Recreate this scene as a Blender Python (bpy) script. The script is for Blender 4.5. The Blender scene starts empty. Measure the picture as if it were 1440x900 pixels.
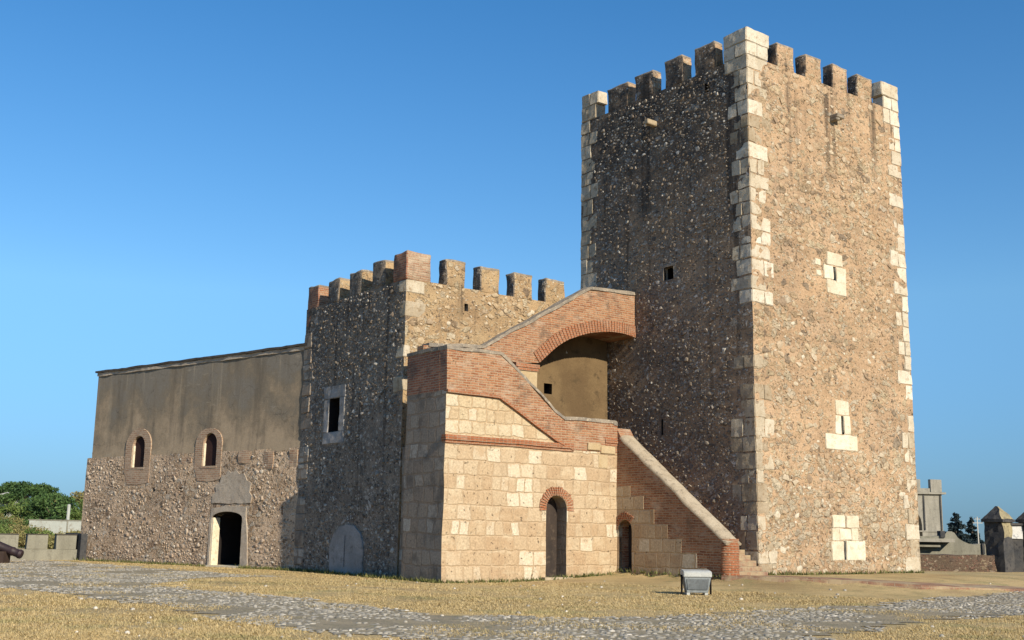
import bpy, bmesh, math, random
import numpy as np
from mathutils import Vector, Matrix, noise

R = math.radians
SC = bpy.context.scene
COL = SC.collection

# ------------------------------------------------------------------ camera
cam_d = bpy.data.cameras.new("camera")
cam = bpy.data.objects.new("camera", cam_d)
COL.objects.link(cam)
pitch, roll = R(10.6456), R(0.9148)
cp, sp = math.cos(pitch), math.sin(pitch)
fw = Vector((0, cp, sp)); rt = Vector((1, 0, 0)); up = Vector((0, -sp, cp))
r2 = rt * math.cos(roll) + up * math.sin(roll)
u2 = -rt * math.sin(roll) + up * math.cos(roll)
m = Matrix((r2, u2, -fw)).transposed().to_4x4()
m.translation = (0, 0, 1.42)
cam.matrix_world = m
cam_d.sensor_width = 36.0
cam_d.lens = 1601.13 / 1440 * 36
cam_d.clip_end = 6000
SC.camera = cam

# ------------------------------------------------------------------ light
SUN_EL, SUN_AZ = 27.0, 144.8           # azimuth clockwise from +Y
w = bpy.data.worlds.new("World"); SC.world = w; w.use_nodes = True
nt = w.node_tree
sky = nt.nodes.new("ShaderNodeTexSky"); sky.sky_type = 'NISHITA'; sky.sun_disc = False
sky.sun_elevation = R(SUN_EL); sky.sun_rotation = R(SUN_AZ)
sky.air_density = 1.5; sky.dust_density = 0.0; sky.ozone_density = 10.0
bg = nt.nodes["Background"]; bg.inputs[1].default_value = 0.099
tc = nt.nodes.new("ShaderNodeTexCoord"); sz = nt.nodes.new("ShaderNodeSeparateXYZ"); nt.links.new(tc.outputs['Generated'], sz.inputs[0])
rmp = nt.nodes.new("ShaderNodeValToRGB"); nt.links.new(sz.outputs[2], rmp.inputs[0])   # clear blue air: less yellow near the horizon
els = rmp.color_ramp.elements; els.new(.2); els.new(.55)
for e_, (p_, c_) in zip(els, ((0.02, (.33, .58, 1.0)), (.2, (.97, 1.06, 1.08)), (.55, (.43, .88, 1.0)), (1.0, (.43, .88, 1.0)))): e_.position = p_; e_.color = (*c_, 1)
mul = nt.nodes.new("ShaderNodeMix"); mul.data_type = 'RGBA'; mul.blend_type = 'MULTIPLY'; mul.inputs[0].default_value = 1.0
nt.links.new(sky.outputs[0], mul.inputs[6]); nt.links.new(rmp.outputs[0], mul.inputs[7]); nt.links.new(mul.outputs[2], bg.inputs[0])
sd = bpy.data.lights.new("sun", 'SUN'); sd.energy = 4.9; sd.angle = R(0.5); sd.color = (1.0, 0.895, 0.725)
so = bpy.data.objects.new("sun", sd); COL.objects.link(so)
sv = Vector((math.sin(R(SUN_AZ)) * math.cos(R(SUN_EL)), math.cos(R(SUN_AZ)) * math.cos(R(SUN_EL)), math.sin(R(SUN_EL))))
so.rotation_euler = (-sv).to_track_quat('-Z', 'Y').to_euler()
so.location = sv * 80
SC.view_settings.view_transform = 'Standard'
SC.view_settings.look = 'None'
SC.view_settings.exposure = 0.46
SC.view_settings.gamma = 1.0

# ------------------------------------------------------------------ frames
T = Vector((7.937, 36.86, 0)); TH = R(36.7223)
FORT = Matrix.Translation(T) @ Matrix.Rotation(TH, 4, 'Z')
HTH = R(51.5056)
HALL = Matrix.Translation((-7.879, 43.027, 0)) @ Matrix.Rotation(HTH, 4, 'Z')
WORLD = Matrix.Identity(4)
FINV = FORT.inverted()


def smooth(t):
    t = min(1.0, max(0.0, t)); return t * t * (3 - 2 * t)


def kerb_u(v):
    pts = [(-12, 9.0), (-6.7, 3.6), (-5.4, 0.77), (-3.3, -0.9), (-0.9, -2.6), (20, -2.6)]
    for (a, ua), (b, ub) in zip(pts, pts[1:]):
        if a <= v <= b: return ua + (ub - ua) * (v - a) / (b - a)
    return 9.0 if v < -12 else -2.6


def hgt(x, y):
    p = FINV @ Vector((x, y, 0)); uu, vv = p.x, p.y
    dx = max(0 - uu, 0, uu - 8.7); dy = max(0 - vv, 0, vv - 8.76)
    d = math.hypot(dx, dy)
    h = 0.30 * smooth(1 - (d - 2) / 7.0)
    s = uu - kerb_u(vv)
    if s < 0: h *= 0.60 * smooth((s + 5.5) / 5.5)
    n = noise.noise((x * .21, y * .21, 3.1)) * .022 + noise.noise((x * .9, y * .9, 7.7)) * .012 - .035
    return h + n


# ------------------------------------------------------------------ materials
class NT:
    def __init__(s, name):
        s.mat = bpy.data.materials.new(name); s.mat.use_nodes = True
        s.t = s.mat.node_tree; s.b = s.t.nodes["Principled BSDF"]
        s.b.inputs['Roughness'].default_value = .95
        s.b.inputs['Specular IOR Level'].default_value = .15

    def n(s, typ, ins=None, **kw):
        nd = s.t.nodes.new("ShaderNode" + typ)
        for k, v in kw.items(): setattr(nd, k, v)
        for k, v in (ins or {}).items(): s.set(nd.inputs[k], v)
        return nd

    def set(s, sock, v):
        if hasattr(v, 'is_output') or isinstance(v, bpy.types.NodeSocket): s.t.links.new(v, sock)
        elif isinstance(v, (tuple, list)) and len(v) == 3 and sock.type == 'RGBA': sock.default_value = (*v, 1)
        else: sock.default_value = v

    def math(s, op, a, b=0.0, c=0.0, clamp=False):
        nd = s.n('Math', operation=op, use_clamp=clamp)
        s.set(nd.inputs[0], a); s.set(nd.inputs[1], b)
        if op in ('MULTIPLY_ADD',): s.set(nd.inputs[2], c)
        return nd.outputs[0]

    def mr(s, v, a, b, c=0.0, d=1.0, sm=True):
        nd = s.n('MapRange', interpolation_type='SMOOTHSTEP' if sm else 'LINEAR')
        for i, x in enumerate((v, a, b, c, d)): s.set(nd.inputs[i], x)
        return nd.outputs[0]

    def mix(s, f, a, b, mode='MIX'):
        nd = s.n('Mix', data_type='RGBA', blend_type=mode, clamp_factor=True)
        s.set(nd.inputs[0], f); s.set(nd.inputs[6], a); s.set(nd.inputs[7], b)
        return nd.outputs[2]

    def vmath(s, op, a, b=None, scale=None):
        nd = s.n('VectorMath', operation=op); s.set(nd.inputs[0], a)
        if b is not None: s.set(nd.inputs[1], b)
        if scale is not None: s.set(nd.inputs['Scale'], scale)
        return nd.outputs[0]

    def noise(s, vec, sc, det=3.0, rough=.55, out=0):
        return s.n('TexNoise', {'Vector': vec, 'Scale': sc, 'Detail': det, 'Roughness': rough}).outputs[out]

    def ramp(s, v, stops, interp='LINEAR'):
        nd = s.n('ValToRGB'); s.set(nd.inputs[0], v); cr = nd.color_ramp; cr.interpolation = interp
        while len(cr.elements) < len(stops): cr.elements.new(.5)
        for e, (p, c) in zip(cr.elements, stops): e.position = p; e.color = (*c, 1)
        return nd.outputs[0]

    def sep(s, v):
        nd = s.n('SeparateXYZ'); s.set(nd.inputs[0], v); return nd.outputs

    def comb(s, x, y, z):
        nd = s.n('CombineXYZ')
        for i, q in enumerate((x, y, z)): s.set(nd.inputs[i], q)
        return nd.outputs[0]

    def obj(s): return s.n('TexCoord').outputs['Object']

    def bump(s, h, strength=.6, dist=.03):
        nd = s.n('Bump', {'Height': h, 'Strength': strength, 'Distance': dist}); s.t.links.new(nd.outputs[0], s.b.inputs['Normal'])

    def color(s, c): s.set(s.b.inputs['Base Color'], c)


def warp(k, p, sc, amt):
    nz = k.noise(p, sc, 2.0, .5, 1)
    d = k.vmath('SUBTRACT', nz, (.5, .5, .5))
    return k.vmath('ADD', p, k.vmath('SCALE', d, scale=amt))


def rubble(name, mortar, mortar2, stones, scale=3.0, t1=(.03, .36), t2=(.02, .30), crust=None, lowpale=False, streak=False, pits=.5, bump=.75, pale=None, specks=False):
    """random rubble: two sizes of stones showing through a mortar coat"""
    k = NT(name)
    p0 = k.obj()
    p = k.vmath('MULTIPLY', p0, (1, 1, 1.35))
    p = warp(k, warp(k, warp(k, p, 1.3, .38), 5.0, .17), 15.0, .05)
    z = k.sep(p0)[2]
    big = k.noise(p0, .45, 3.0, .6)
    clus = k.noise(p0, 1.05, 4.0, .65)

    def layer(sc, t, cl):
        v = k.n('TexVoronoi', {'Vector': p, 'Scale': sc}, feature='F1')
        e = k.n('TexVoronoi', {'Vector': p, 'Scale': sc}, feature='DISTANCE_TO_EDGE')
        c = k.sep(v.outputs['Color'])
        thr = k.mr(c[1], 0, 1, t[0], t[1], False)
        if lowpale: thr = k.math('MULTIPLY', thr, k.mr(z, 1.0, 4.5, .4, 1.0))
        thr = k.math('ADD', thr, k.mr(big, .3, .7, .07, -.07))
        thr = k.math('ADD', thr, k.mr(cl, .32, .68, .13, -.10))
        hi = k.math('ADD', thr, k.mr(c[2], 0, 1, .04, .17, False))
        return c[0], k.mr(e.outputs['Distance'], thr, hi), c[2]
    r1, m1, q1 = layer(scale, t1, clus)
    r2_, m2, q2 = layer(scale * 2.5, t2, k.noise(p0, 1.9, 4.0, .65))
    fine = k.noise(p0, 22, 4.0, .65)
    mort = k.mix(k.mr(k.noise(p0, .9, 4.0, .6), .35, .65), mortar, mortar2)
    mort = k.mix(1.0, mort, k.ramp(fine, [(.25, (.62, .6, .58)), (.7, (1.12, 1.12, 1.12))]), 'MULTIPLY')
    n = len(stones)
    st = [(i / n, c) for i, c in enumerate(stones)]
    s1 = k.ramp(r1, st, 'CONSTANT')
    if lowpale: s1 = k.mix(k.mr(z, 1.5, 7.0, .72, .12), s1, (.44, .385, .29))
    s2 = k.ramp(r2_, st, 'CONSTANT')
    sv_ = k.ramp(k.noise(p0, 9, 5.0, .7), [(.3, (.5, .48, .45)), (.62, (1.1, 1.1, 1.1))])
    c = k.mix(m2, mort, k.mix(1.0, s2, sv_, 'MULTIPLY'))
    c = k.mix(m1, c, k.mix(1.0, s1, sv_, 'MULTIPLY'))
    c = k.mix(1.0, c, k.ramp(k.noise(p0, .33, 5.0, .7), [(.3, (.80, .79, .80)), (.5, (1.0, .98, .96)), (.68, (1.10, 1.08, 1.04))]), 'MULTIPLY')
    c = k.mix(1.0, c, k.ramp(k.noise(k.vmath('MULTIPLY', p0, (.35, .35, 1.9)), 1.0, 4.0, .65), [(.32, (.84, .83, .82)), (.6, (1.05, 1.05, 1.05))]), 'MULTIPLY')
    if pale: c = k.mix(k.mr(k.noise(p, 2.6, 5.0, .72), .57, .70, 0, pale[1]), c, pale[0])
    c = k.mix(k.mr(k.noise(p, 2.0, 6.0, .75), .60, .72, 0, .55), c, tuple(q * .42 for q in mortar))
    pit = k.mr(k.noise(p, 8.5, 2.0, .5), .66, .74)
    c = k.mix(k.math('MULTIPLY', pit, pits), c, (.035, .025, .018))
    if streak:
        sn = k.noise(k.vmath('MULTIPLY', p0, (2.2, 2.2, .13)), 1.0, 3.0, .6)
        f = k.math('MULTIPLY', k.mr(sn, .53, .68), k.mr(k.math('ADD', z, k.math('MULTIPLY', big, 3)), streak[0], streak[1], streak[3], streak[2]))
        f = k.math('MULTIPLY', f, k.mr(z, streak[4], streak[4] + .35, 1.0, .15))
        c = k.mix(f, c, (.055, .042, .032))
    if crust:
        zlo, zhi, amt, ccol, base = crust
        zz = k.math('ADD', z, k.math('MULTIPLY', k.math('SUBTRACT', k.noise(p0, .5, 4.0, .65), .5), 8.0))
        f = k.mr(zz, zlo, zhi, base, amt)
        blot = k.mr(k.noise(p0, 2.6, 5.0, .7), .36, .62, .35, 1.0)
        keep = k.math('MAXIMUM', k.math('MULTIPLY', m1, k.mr(q1, .55, .75)), k.math('MULTIPLY', m2, k.mr(q2, .45, .7)))
        f = k.math('MULTIPLY', f, blot)
        f = k.math('MULTIPLY', f, k.math('SUBTRACT', 1.0, k.math('MULTIPLY', keep, .85)))
        c = k.mix(f, c, ccol)
    if specks:
        c = k.mix(k.math('MULTIPLY', k.mr(k.noise(p, 6.5, 3.0, .6), .655, .71), .85), c, (.56, .51, .43))
        c = k.mix(k.math('MULTIPLY', k.mr(k.noise(k.vmath('ADD', p, (31, 7, 13)), 4.2, 4.0, .65), .63, .69), .85), c, (.022, .02, .02))
    k.color(c)
    h = k.math('ADD', k.math('MULTIPLY', m1, 1.0), k.math('MULTIPLY', m2, .6))
    h = k.math('ADD', h, k.math('MULTIPLY', k.noise(p, 7.0, 4.0, .65), .8))
    h = k.math('ADD', h, k.math('MULTIPLY', fine, .45))
    h = k.math('SUBTRACT', h, k.math('MULTIPLY', pit, 1.2))
    k.bump(h, bump, .05)
    return k.mat


def courses(name, bw, rh, mo, stones, mortar, wamt=.05, wsc=1.2, pits=.35, bump=.5, bd=.02, stain=None, squash=.8, msm=.35, blot=.5, bloom=None):
    """coursed blocks or bricks; runs along both axes of an axis-aligned wall"""
    k = NT(name); p0 = k.obj()
    pw = warp(k, warp(k, p0, wsc, wamt), 6.0, wamt * .35)
    x, y, z = k.sep(pw)[0], k.sep(pw)[1], k.sep(pw)[2]
    v = k.comb(k.math('ADD', x, y), z, 0.0)
    br = k.n('TexBrick', {'Vector': v, 'Scale': 1.0, 'Mortar Size': mo, 'Mortar Smooth': msm, 'Bias': 0.0, 'Brick Width': bw, 'Row Height': rh,
                          'Color1': (0, 0, 0), 'Color2': (1, 1, 1), 'Mortar': (.5, .5, .5)}, offset=.43, squash=squash, squash_frequency=3)
    rnd = br.outputs[0]; fac = br.outputs[1]
    n = len(stones)
    c = k.ramp(rnd, [(.1 + .8 * i / max(1, n - 1), q) for i, q in enumerate(stones)])
    fine = k.noise(p0, 16, 5.0, .7)
    c = k.mix(1.0, c, k.ramp(fine, [(.28, (.6, .58, .56)), (.68, (1.12, 1.12, 1.12))]), 'MULTIPLY')
    fm = k.math('MAXIMUM', fac, k.mr(k.noise(p0, 2.6, 4.0, .6), .52, .70, 0, blot))
    c = k.mix(fm, c, k.mix(1.0, mortar, k.ramp(k.noise(p0, 30, 3.0), [(.3, (.75, .74, .73)), (.7, (1.1, 1.1, 1.1))]), 'MULTIPLY'))
    if bloom: c = k.mix(k.mr(k.noise(k.vmath('MULTIPLY', p0, (1, 1, 2.2)), 1.3, 7.0, .72), .5, .68, 0, bloom[1]), c, bloom[0])
    pit = k.mr(k.noise(pw, 9.0, 3.0, .6), .64, .72)
    c = k.mix(k.math('MULTIPLY', pit, pits), c, (.06, .045, .03))
    if stain:
        col, lo, hi, amt, sc = stain
        c = k.mix(k.mr(k.noise(p0, sc, 5.0, .65), lo, hi, 0, amt), c, col)
    k.color(c)
    h = k.math('ADD', k.math('MULTIPLY', k.math('SUBTRACT', 1.0, fac), 1.0), k.math('MULTIPLY', fine, .6))
    h = k.math('SUBTRACT', h, k.math('MULTIPLY', pit, .8))
    k.bump(h, bump, bd)
    return k.mat


def plain(name, a, b, sc=3.0, c3=None, bump=.3, bd=.01, rough=.95, metal=0.0, streak=0.0, tint=False, spec=.15, lo=.35, hi=.65):
    k = NT(name); p0 = k.obj()
    c = k.mix(k.mr(k.noise(p0, sc, 6.0, .65), lo, hi), a, b)
    if c3: c = k.mix(k.mr(k.noise(p0, sc * 3.3, 5.0, .7), .52, .68), c, c3)
    if streak:
        sn = k.noise(k.vmath('MULTIPLY', p0, (1.6, 1.6, .16)), 1.6, 4.0, .6)
        c = k.mix(k.mr(sn, .42, .66, 0, streak), c, tuple(q * .42 for q in a))
    fine = k.noise(p0, 25, 4.0, .7)
    c = k.mix(1.0, c, k.ramp(fine, [(.3, (.78, .77, .76)), (.7, (1.1, 1.1, 1.1))]), 'MULTIPLY')
    if tint:
        at = k.n('Attribute', attribute_name='tint', attribute_type='GEOMETRY')
        c = k.mix(1.0, c, k.ramp(at.outputs['Fac'], [(0, (.62, .55, .47)), (.35, (.86, .82, .76)), (1, (1.1, 1.1, 1.1))]), 'MULTIPLY')
    k.color(c)
    k.b.inputs['Roughness'].default_value = rough; k.b.inputs['Metallic'].default_value = metal
    k.b.inputs['Specular IOR Level'].default_value = spec
    k.bump(k.math('ADD', fine, k.noise(p0, 6, 4.0, .6)), bump, bd)
    return k.mat


PALE = [(.41, .344, .246), (.37, .27, .165), (.459, .394, .295), (.25, .185, .12), (.39, .31, .20), (.34, .25, .155), (.20, .15, .105), (.43, .365, .26), (.40, .33, .22)]
GREYST = [(.40, .36, .30), (.26, .22, .18), (.52, .47, .40), (.20, .165, .13), (.34, .29, .23), (.60, .56, .50), (.24, .21, .18)]
M = {}
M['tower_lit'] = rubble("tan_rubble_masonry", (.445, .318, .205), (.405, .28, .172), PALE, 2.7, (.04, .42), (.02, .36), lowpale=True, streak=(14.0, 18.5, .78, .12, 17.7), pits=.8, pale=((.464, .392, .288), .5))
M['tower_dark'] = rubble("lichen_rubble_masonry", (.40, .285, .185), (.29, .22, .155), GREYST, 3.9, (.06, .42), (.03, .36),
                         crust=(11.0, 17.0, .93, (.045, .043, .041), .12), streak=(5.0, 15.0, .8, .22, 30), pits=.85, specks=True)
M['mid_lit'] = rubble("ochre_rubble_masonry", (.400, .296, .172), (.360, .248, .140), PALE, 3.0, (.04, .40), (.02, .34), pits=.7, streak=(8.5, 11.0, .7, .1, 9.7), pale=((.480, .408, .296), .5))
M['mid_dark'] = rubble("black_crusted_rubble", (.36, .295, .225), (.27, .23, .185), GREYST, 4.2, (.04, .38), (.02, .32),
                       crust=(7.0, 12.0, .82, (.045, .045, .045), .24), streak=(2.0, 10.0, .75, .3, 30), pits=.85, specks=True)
M['hall'] = rubble("pinkish_rubble_masonry", (.58, .445, .315), (.51, .375, .255), [(.50, .42, .32), (.40, .29, .19), (.54, .47, .38), (.24, .18, .13), (.46, .36, .25), (.36, .26, .18)],
                   3.9, (.03, .34), (.02, .30), pits=.75, bump=.9, pale=((.52, .45, .36), .4))
M['parapet_rubble'] = rubble("dark_dry_rubble", (.12, .09, .065), (.16, .11, .08), [(.24, .19, .13), (.16, .10, .075), (.12, .09, .07), (.28, .23, .17), (.19, .11, .08)], 3.2, (.03, .25), (.03, .25))
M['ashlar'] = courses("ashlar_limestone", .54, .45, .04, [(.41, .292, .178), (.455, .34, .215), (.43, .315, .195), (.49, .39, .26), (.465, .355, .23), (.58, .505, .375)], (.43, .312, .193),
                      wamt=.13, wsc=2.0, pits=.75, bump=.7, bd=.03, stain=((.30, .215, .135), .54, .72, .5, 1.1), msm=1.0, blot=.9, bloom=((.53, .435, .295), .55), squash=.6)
M['ashlar_dark'] = courses("dark_ashlar", .56, .46, .045, [(.32, .255, .19), (.28, .22, .165), (.36, .30, .23), (.29, .235, .18), (.44, .39, .32)], (.28, .215, .155),
                           wamt=.24, wsc=1.1, msm=.5, pits=.5, bump=.6, bd=.025, stain=((.085, .075, .065), .47, .68, .6, 1.3))  # darker, blotchier blocks for faces turned to minus u
M['ashlar_up'] = courses("pale_ashlar", .50, .40, .035, [(.45, .335, .205), (.50, .405, .265), (.475, .37, .23), (.55, .475, .34)], (.445, .32, .19), wamt=.14, wsc=2.2, pits=.5, bump=.75, bd=.03, msm=.8, blot=.65,
                         bloom=((.54, .45, .315), .4), squash=.7)
M['brick'] = courses("old_thin_brick", .29, .078, .016, [(.285, .118, .058), (.345, .152, .075), (.42, .23, .13), (.25, .10, .055), (.385, .185, .098)], (.39, .275, .175),
                     wamt=.05, wsc=2.0, pits=.55, bump=.9, bd=.025, stain=((.12, .085, .062), .53, .72, .65, 1.6), msm=.35, squash=1.0, blot=.45, bloom=((.44, .34, .245), .7))
M['brick_red'] = courses("red_arch_brick", .16, .075, .012, [(.30, .105, .048), (.36, .14, .066), (.32, .115, .054)], (.36, .235, .15), wamt=.03, wsc=2.0, pits=.4, bump=.8, bd=.02, msm=.3, squash=1.0, blot=.25,
                         stain=((.14, .09, .06), .55, .74, .5, 1.8), bloom=((.42, .30, .21), .45))
M['brick_pale'] = courses("bleached_brick", .29, .078, .016, [(.36, .21, .135), (.40, .26, .17), (.32, .175, .11), (.44, .32, .22)], (.43, .33, .23), wamt=.06, wsc=2.0, pits=.6, bump=.9, bd=.025,
                          stain=((.14, .11, .085), .52, .72, .6, 1.6), msm=.4, squash=1.0, blot=.6, bloom=((.47, .385, .28), .8))
M['brick_dark'] = courses("dark_brick", .29, .078, .016, [(.32, .12, .07), (.37, .15, .085), (.28, .11, .07), (.42, .20, .12)], (.34, .24, .165), wamt=.02, wsc=2.0, pits=.3, bump=.6, bd=.015,
                          stain=((.08, .065, .055), .47, .68, .7, 1.4), msm=.2, squash=1.0, blot=.25)  # brick with heavier dark blotches for faces turned to minus u
M['quoin'] = plain("limestone_quoin", (.60, .55, .45), (.51, .45, .345), 1.5, (.37, .295, .205), .7, .025, tint=True, streak=.22)
M['slab'] = plain("pale_limestone", (.63, .575, .46), (.54, .48, .36), 1.6, (.46, .39, .28), .6, .015, tint=True)
def hall_plaster():
    k = NT("brown_weathered_plaster"); p = k.obj(); z = k.sep(p)[2]
    n1 = k.noise(p, .55, 6.0, .68)
    h = k.math('ADD', k.mr(z, 4.4, 8.4, 0, 1, False), k.math('MULTIPLY', k.math('SUBTRACT', n1, .5), 2.6))
    c = k.ramp(h, [(.05, (.38, .295, .20)), (.35, (.28, .22, .15)), (.62, (.20, .168, .125)), (.9, (.20, .178, .145))])
    c = k.mix(k.mr(k.noise(p, 2.3, 6.0, .72), .52, .72, 0, .45), c, (.15, .12, .085))
    sn = k.noise(k.vmath('MULTIPLY', p, (.9, .9, .10)), 1.5, 4.0, .65)
    c = k.mix(k.mr(sn, .48, .68, 0, .6), c, (.125, .105, .08))
    sn2 = k.noise(k.vmath('MULTIPLY', k.vmath('ADD', p, (5, 9, 0)), (1.8, 1.8, .12)), 1.5, 4.0, .65)
    c = k.mix(k.math('MULTIPLY', k.mr(sn2, .58, .70, 0, .5), k.mr(z, 4.6, 8.0, .2, 1)), c, (.36, .30, .215))
    crk = k.n('TexVoronoi', {'Vector': warp(k, p, 2.0, .6), 'Scale': .75}, feature='DISTANCE_TO_EDGE').outputs['Distance']
    c = k.mix(k.math('MULTIPLY', k.mr(crk, .003, .013, .40, 0), k.mr(n1, .42, .62)), c, (.06, .05, .04))
    c = k.mix(k.mr(k.noise(k.vmath('MULTIPLY', p, (.6, .6, 3.0)), 1.2, 5.0, .7), .60, .72, 0, .35), c, (.42, .36, .27))
    fine = k.noise(p, 25, 4.0, .7)
    c = k.mix(1.0, c, k.ramp(fine, [(.3, (.8, .79, .78)), (.7, (1.1, 1.1, 1.1))]), 'MULTIPLY')
    k.color(c); k.bump(k.math('ADD', fine, k.math('MULTIPLY', n1, 2.0)), .4, .015)
    return k.mat


M['plaster'] = hall_plaster()
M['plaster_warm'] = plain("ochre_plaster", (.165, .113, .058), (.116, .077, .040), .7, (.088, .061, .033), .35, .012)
M['plaster_grey'] = plain("grey_cement_patch", (.44, .375, .295), (.36, .30, .235), 1.6, (.29, .24, .185), .6, .02)
M['cream'] = plain("cream_render", (.448, .352, .216), (.400, .296, .168), 2.0, None, .3, .01)
M['jamb'] = plain("pale_sunlit_stone", (.70, .62, .46), (.60, .52, .37), 2.2, (.44, .36, .25), .3, .01)  # pale stone; the sun on the left jambs is put into this colour
M['bluegrey'] = plain("grey_smooth_render", (.36, .34, .32), (.27, .255, .235), 1.1, (.19, .175, .155), .6, .02)
M['coping'] = plain("lichened_coping", (.30, .25, .19), (.19, .165, .135), 3.0, (.42, .36, .27), .7, .02)
M['coping_pale'] = plain("worn_stone_coping", (.42, .35, .25), (.34, .275, .19), 2.0, (.22, .18, .13), .5, .02)
M['roof'] = plain("dark_roof_edge", (.05, .045, .04), (.08, .07, .06), 3.0)
M['door'] = plain("dark_timber", (.060, .045, .036), (.042, .034, .030), 1.8, (.10, .075, .055), .5, .01, streak=.3)
M['shade_black'] = plain("black_and_recess_shade", (.02, .016, .014), (.015, .012, .011), 2.0)  # black standing in for the shade inside recesses; also the lamp brackets
M['concrete'] = plain("weathered_concrete", (.255, .245, .195), (.215, .205, .16), .9, (.17, .16, .125), .3, .01, streak=.3)
M['greystone'] = plain("grey_render", (.33, .31, .26), (.27, .255, .21), .6, (.21, .195, .165), .3, .02, streak=.35)
M['darkstone'] = plain("dark_and_shaded_stone", (.050, .052, .055), (.085, .08, .075), 1.5, (.03, .03, .034), .7, .02)  # dark stone; also carries the shade of the parapet return and pier sides
M['sunlitstone'] = plain("sunlit_pier_stone", (.34, .29, .17), (.22, .19, .12), 2.0, (.14, .12, .08), .6, .015)  # lighter copy for the pier faces turned to the sun
M['whiteplaster'] = plain("flaking_white_plaster", (.62, .62, .60), (.55, .55, .52), 1.2, (.22, .23, .26), .3, .01)
M['whitewall'] = plain("whitewashed_wall", (.40, .42, .38), (.33, .35, .31), .6, (.24, .21, .16), .2, .01, lo=.4, hi=.7)
M['metal'] = plain("grey_painted_metal", (.25, .275, .28), (.21, .235, .24), 2.5, (.16, .17, .17), .15, .004, rough=.5, spec=.4)
M['metal_pale'] = plain("pale_painted_metal", (.44, .45, .42), (.38, .39, .36), 2.5, None, .15, .004, rough=.5, spec=.4)
M['panel'] = plain("dull_grey_panel", (.15, .165, .17), (.12, .135, .14), 4.0, (.09, .095, .10), .2, .004, rough=.45, spec=.4, streak=.3)
M['iron'] = plain("rusted_iron", (.026, .014, .016), (.018, .011, .012), 3.0, (.042, .022, .02), .3, .006, rough=.6, spec=.4)
M['timber'] = plain("dark_gun_carriage", (.06, .04, .03), (.045, .03, .025), 3.0)
M['bark'] = plain("grey_bark", (.16, .12, .09), (.11, .085, .065), 2.0, None, .6, .03)
M['pole'] = plain("pale_concrete_pole", (.52, .50, .44), (.45, .43, .38), 2.0)
M['earth'] = plain("sandy_earth", (.40, .27, .16), (.34, .24, .13), .5, (.22, .2, .1), .4, .03)


def foliage(name, a, b, c, patch=None):
    k = NT(name)
    at = k.n('Attribute', attribute_name='tint', attribute_type='GEOMETRY')
    col = k.ramp(at.outputs['Fac'], [(0, a), (.5, b), (1, c)])
    if patch: col = k.mix(k.mr(k.noise(k.obj(), .35, 6.0, .75), .50, .64, 0, .75), col, patch)
    k.color(col)
    k.b.inputs['Roughness'].default_value = .7
    k.b.inputs['Transmission Weight'].default_value = 0
    return k.mat


M['leaf_dark'] = foliage("dark_green_foliage", (0.027, 0.056, 0.020), (0.050, 0.094, 0.027), (0.081, 0.131, 0.040))
M['leaf_mid'] = foliage("green_foliage", (0.056, 0.094, 0.022), (0.094, 0.138, 0.035), (0.150, 0.188, 0.056))
M['leaf_olive'] = foliage("olive_foliage", (0.111, 0.111, 0.039), (0.169, 0.156, 0.055), (0.247, 0.208, 0.091))
M['leaf_blue'] = foliage("blue_green_needles", (.012, .022, .026), (.02, .034, .038), (.034, .05, .048))
M['straw'] = foliage("dry_grass_blades", (.33, .25, .115), (.46, .345, .165), (.57, .435, .22), (.31, .27, .12))
M['weed'] = foliage("green_weeds", (.07, .09, .025), (.13, .14, .045), (.22, .2, .08))


# dry lawn
def lawn():
    k = NT("dry_lawn"); p = k.obj()
    big = k.noise(p, .22, 5.0, .65)
    c = k.ramp(big, [(.28, (.27, .195, .095)), (.42, (.42, .31, .15)), (.56, (.53, .40, .20)), (.72, (.37, .255, .135))])
    sp_ = k.noise(p, 1.1, 5.0, .7)
    c = k.mix(k.mr(sp_, .50, .70, 0, .7), c, (.25, .22, .10))
    c = k.mix(k.mr(k.noise(p, .35, 6.0, .75), .54, .66, 0, .6), c, (.24, .235, .105))
    c = k.mix(k.mr(k.noise(p, .55, 4.0, .6), .6, .74, 0, .7), c, (.38, .24, .13))
    f = k.noise(k.vmath('MULTIPLY', p, (1, 1, 1)), 26, 4.0, .75)
    c = k.mix(1.0, c, k.ramp(f, [(.28, (.6, .58, .55)), (.68, (1.2, 1.2, 1.2))]), 'MULTIPLY')
    k.color(c); k.bump(f, .8, .04)
    return k.mat


def cobble_mat(name, a, b, c_, d):
    k = NT(name)
    at = k.n('Attribute', attribute_name='tint', attribute_type='GEOMETRY')
    c = k.ramp(at.outputs['Fac'], [(0, a), (.35, b), (.72, c_), (1, d)])
    p = k.obj(); f = k.noise(p, 30, 3.0, .7)
    c = k.mix(1.0, c, k.ramp(f, [(.3, (.7, .7, .7)), (.7, (1.15, 1.15, 1.15))]), 'MULTIPLY')
    k.color(c); k.bump(f, .4, .008); k.b.inputs['Roughness'].default_value = .7
    return k.mat


M['lawn'] = lawn()
M['cobble'] = cobble_mat("worn_cobbles", (.18, .165, .13), (.29, .265, .215), (.385, .35, .285), (.62, .56, .46))
M['bed'] = plain("cobble_bed", (.25, .215, .15), (.34, .28, .185), 1.5, (.20, .19, .11), .7, .03)
M['pathbrick'] = courses("brick_paving", .26, .13, .012, [(.24, .125, .085), (.28, .155, .10), (.22, .12, .085)], (.30, .23, .16), wamt=.03, pits=.4, bump=.6, bd=.012,
                         stain=((.36, .285, .175), .42, .62, .85, 1.2))


# ------------------------------------------------------------------ mesh helpers
def tag(o, label=None, cat=None, group=None, kind=None):
    if label: o["label"] = label
    if cat: o["category"] = cat
    if group: o["group"] = group
    if kind: o["kind"] = kind
    return o


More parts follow.
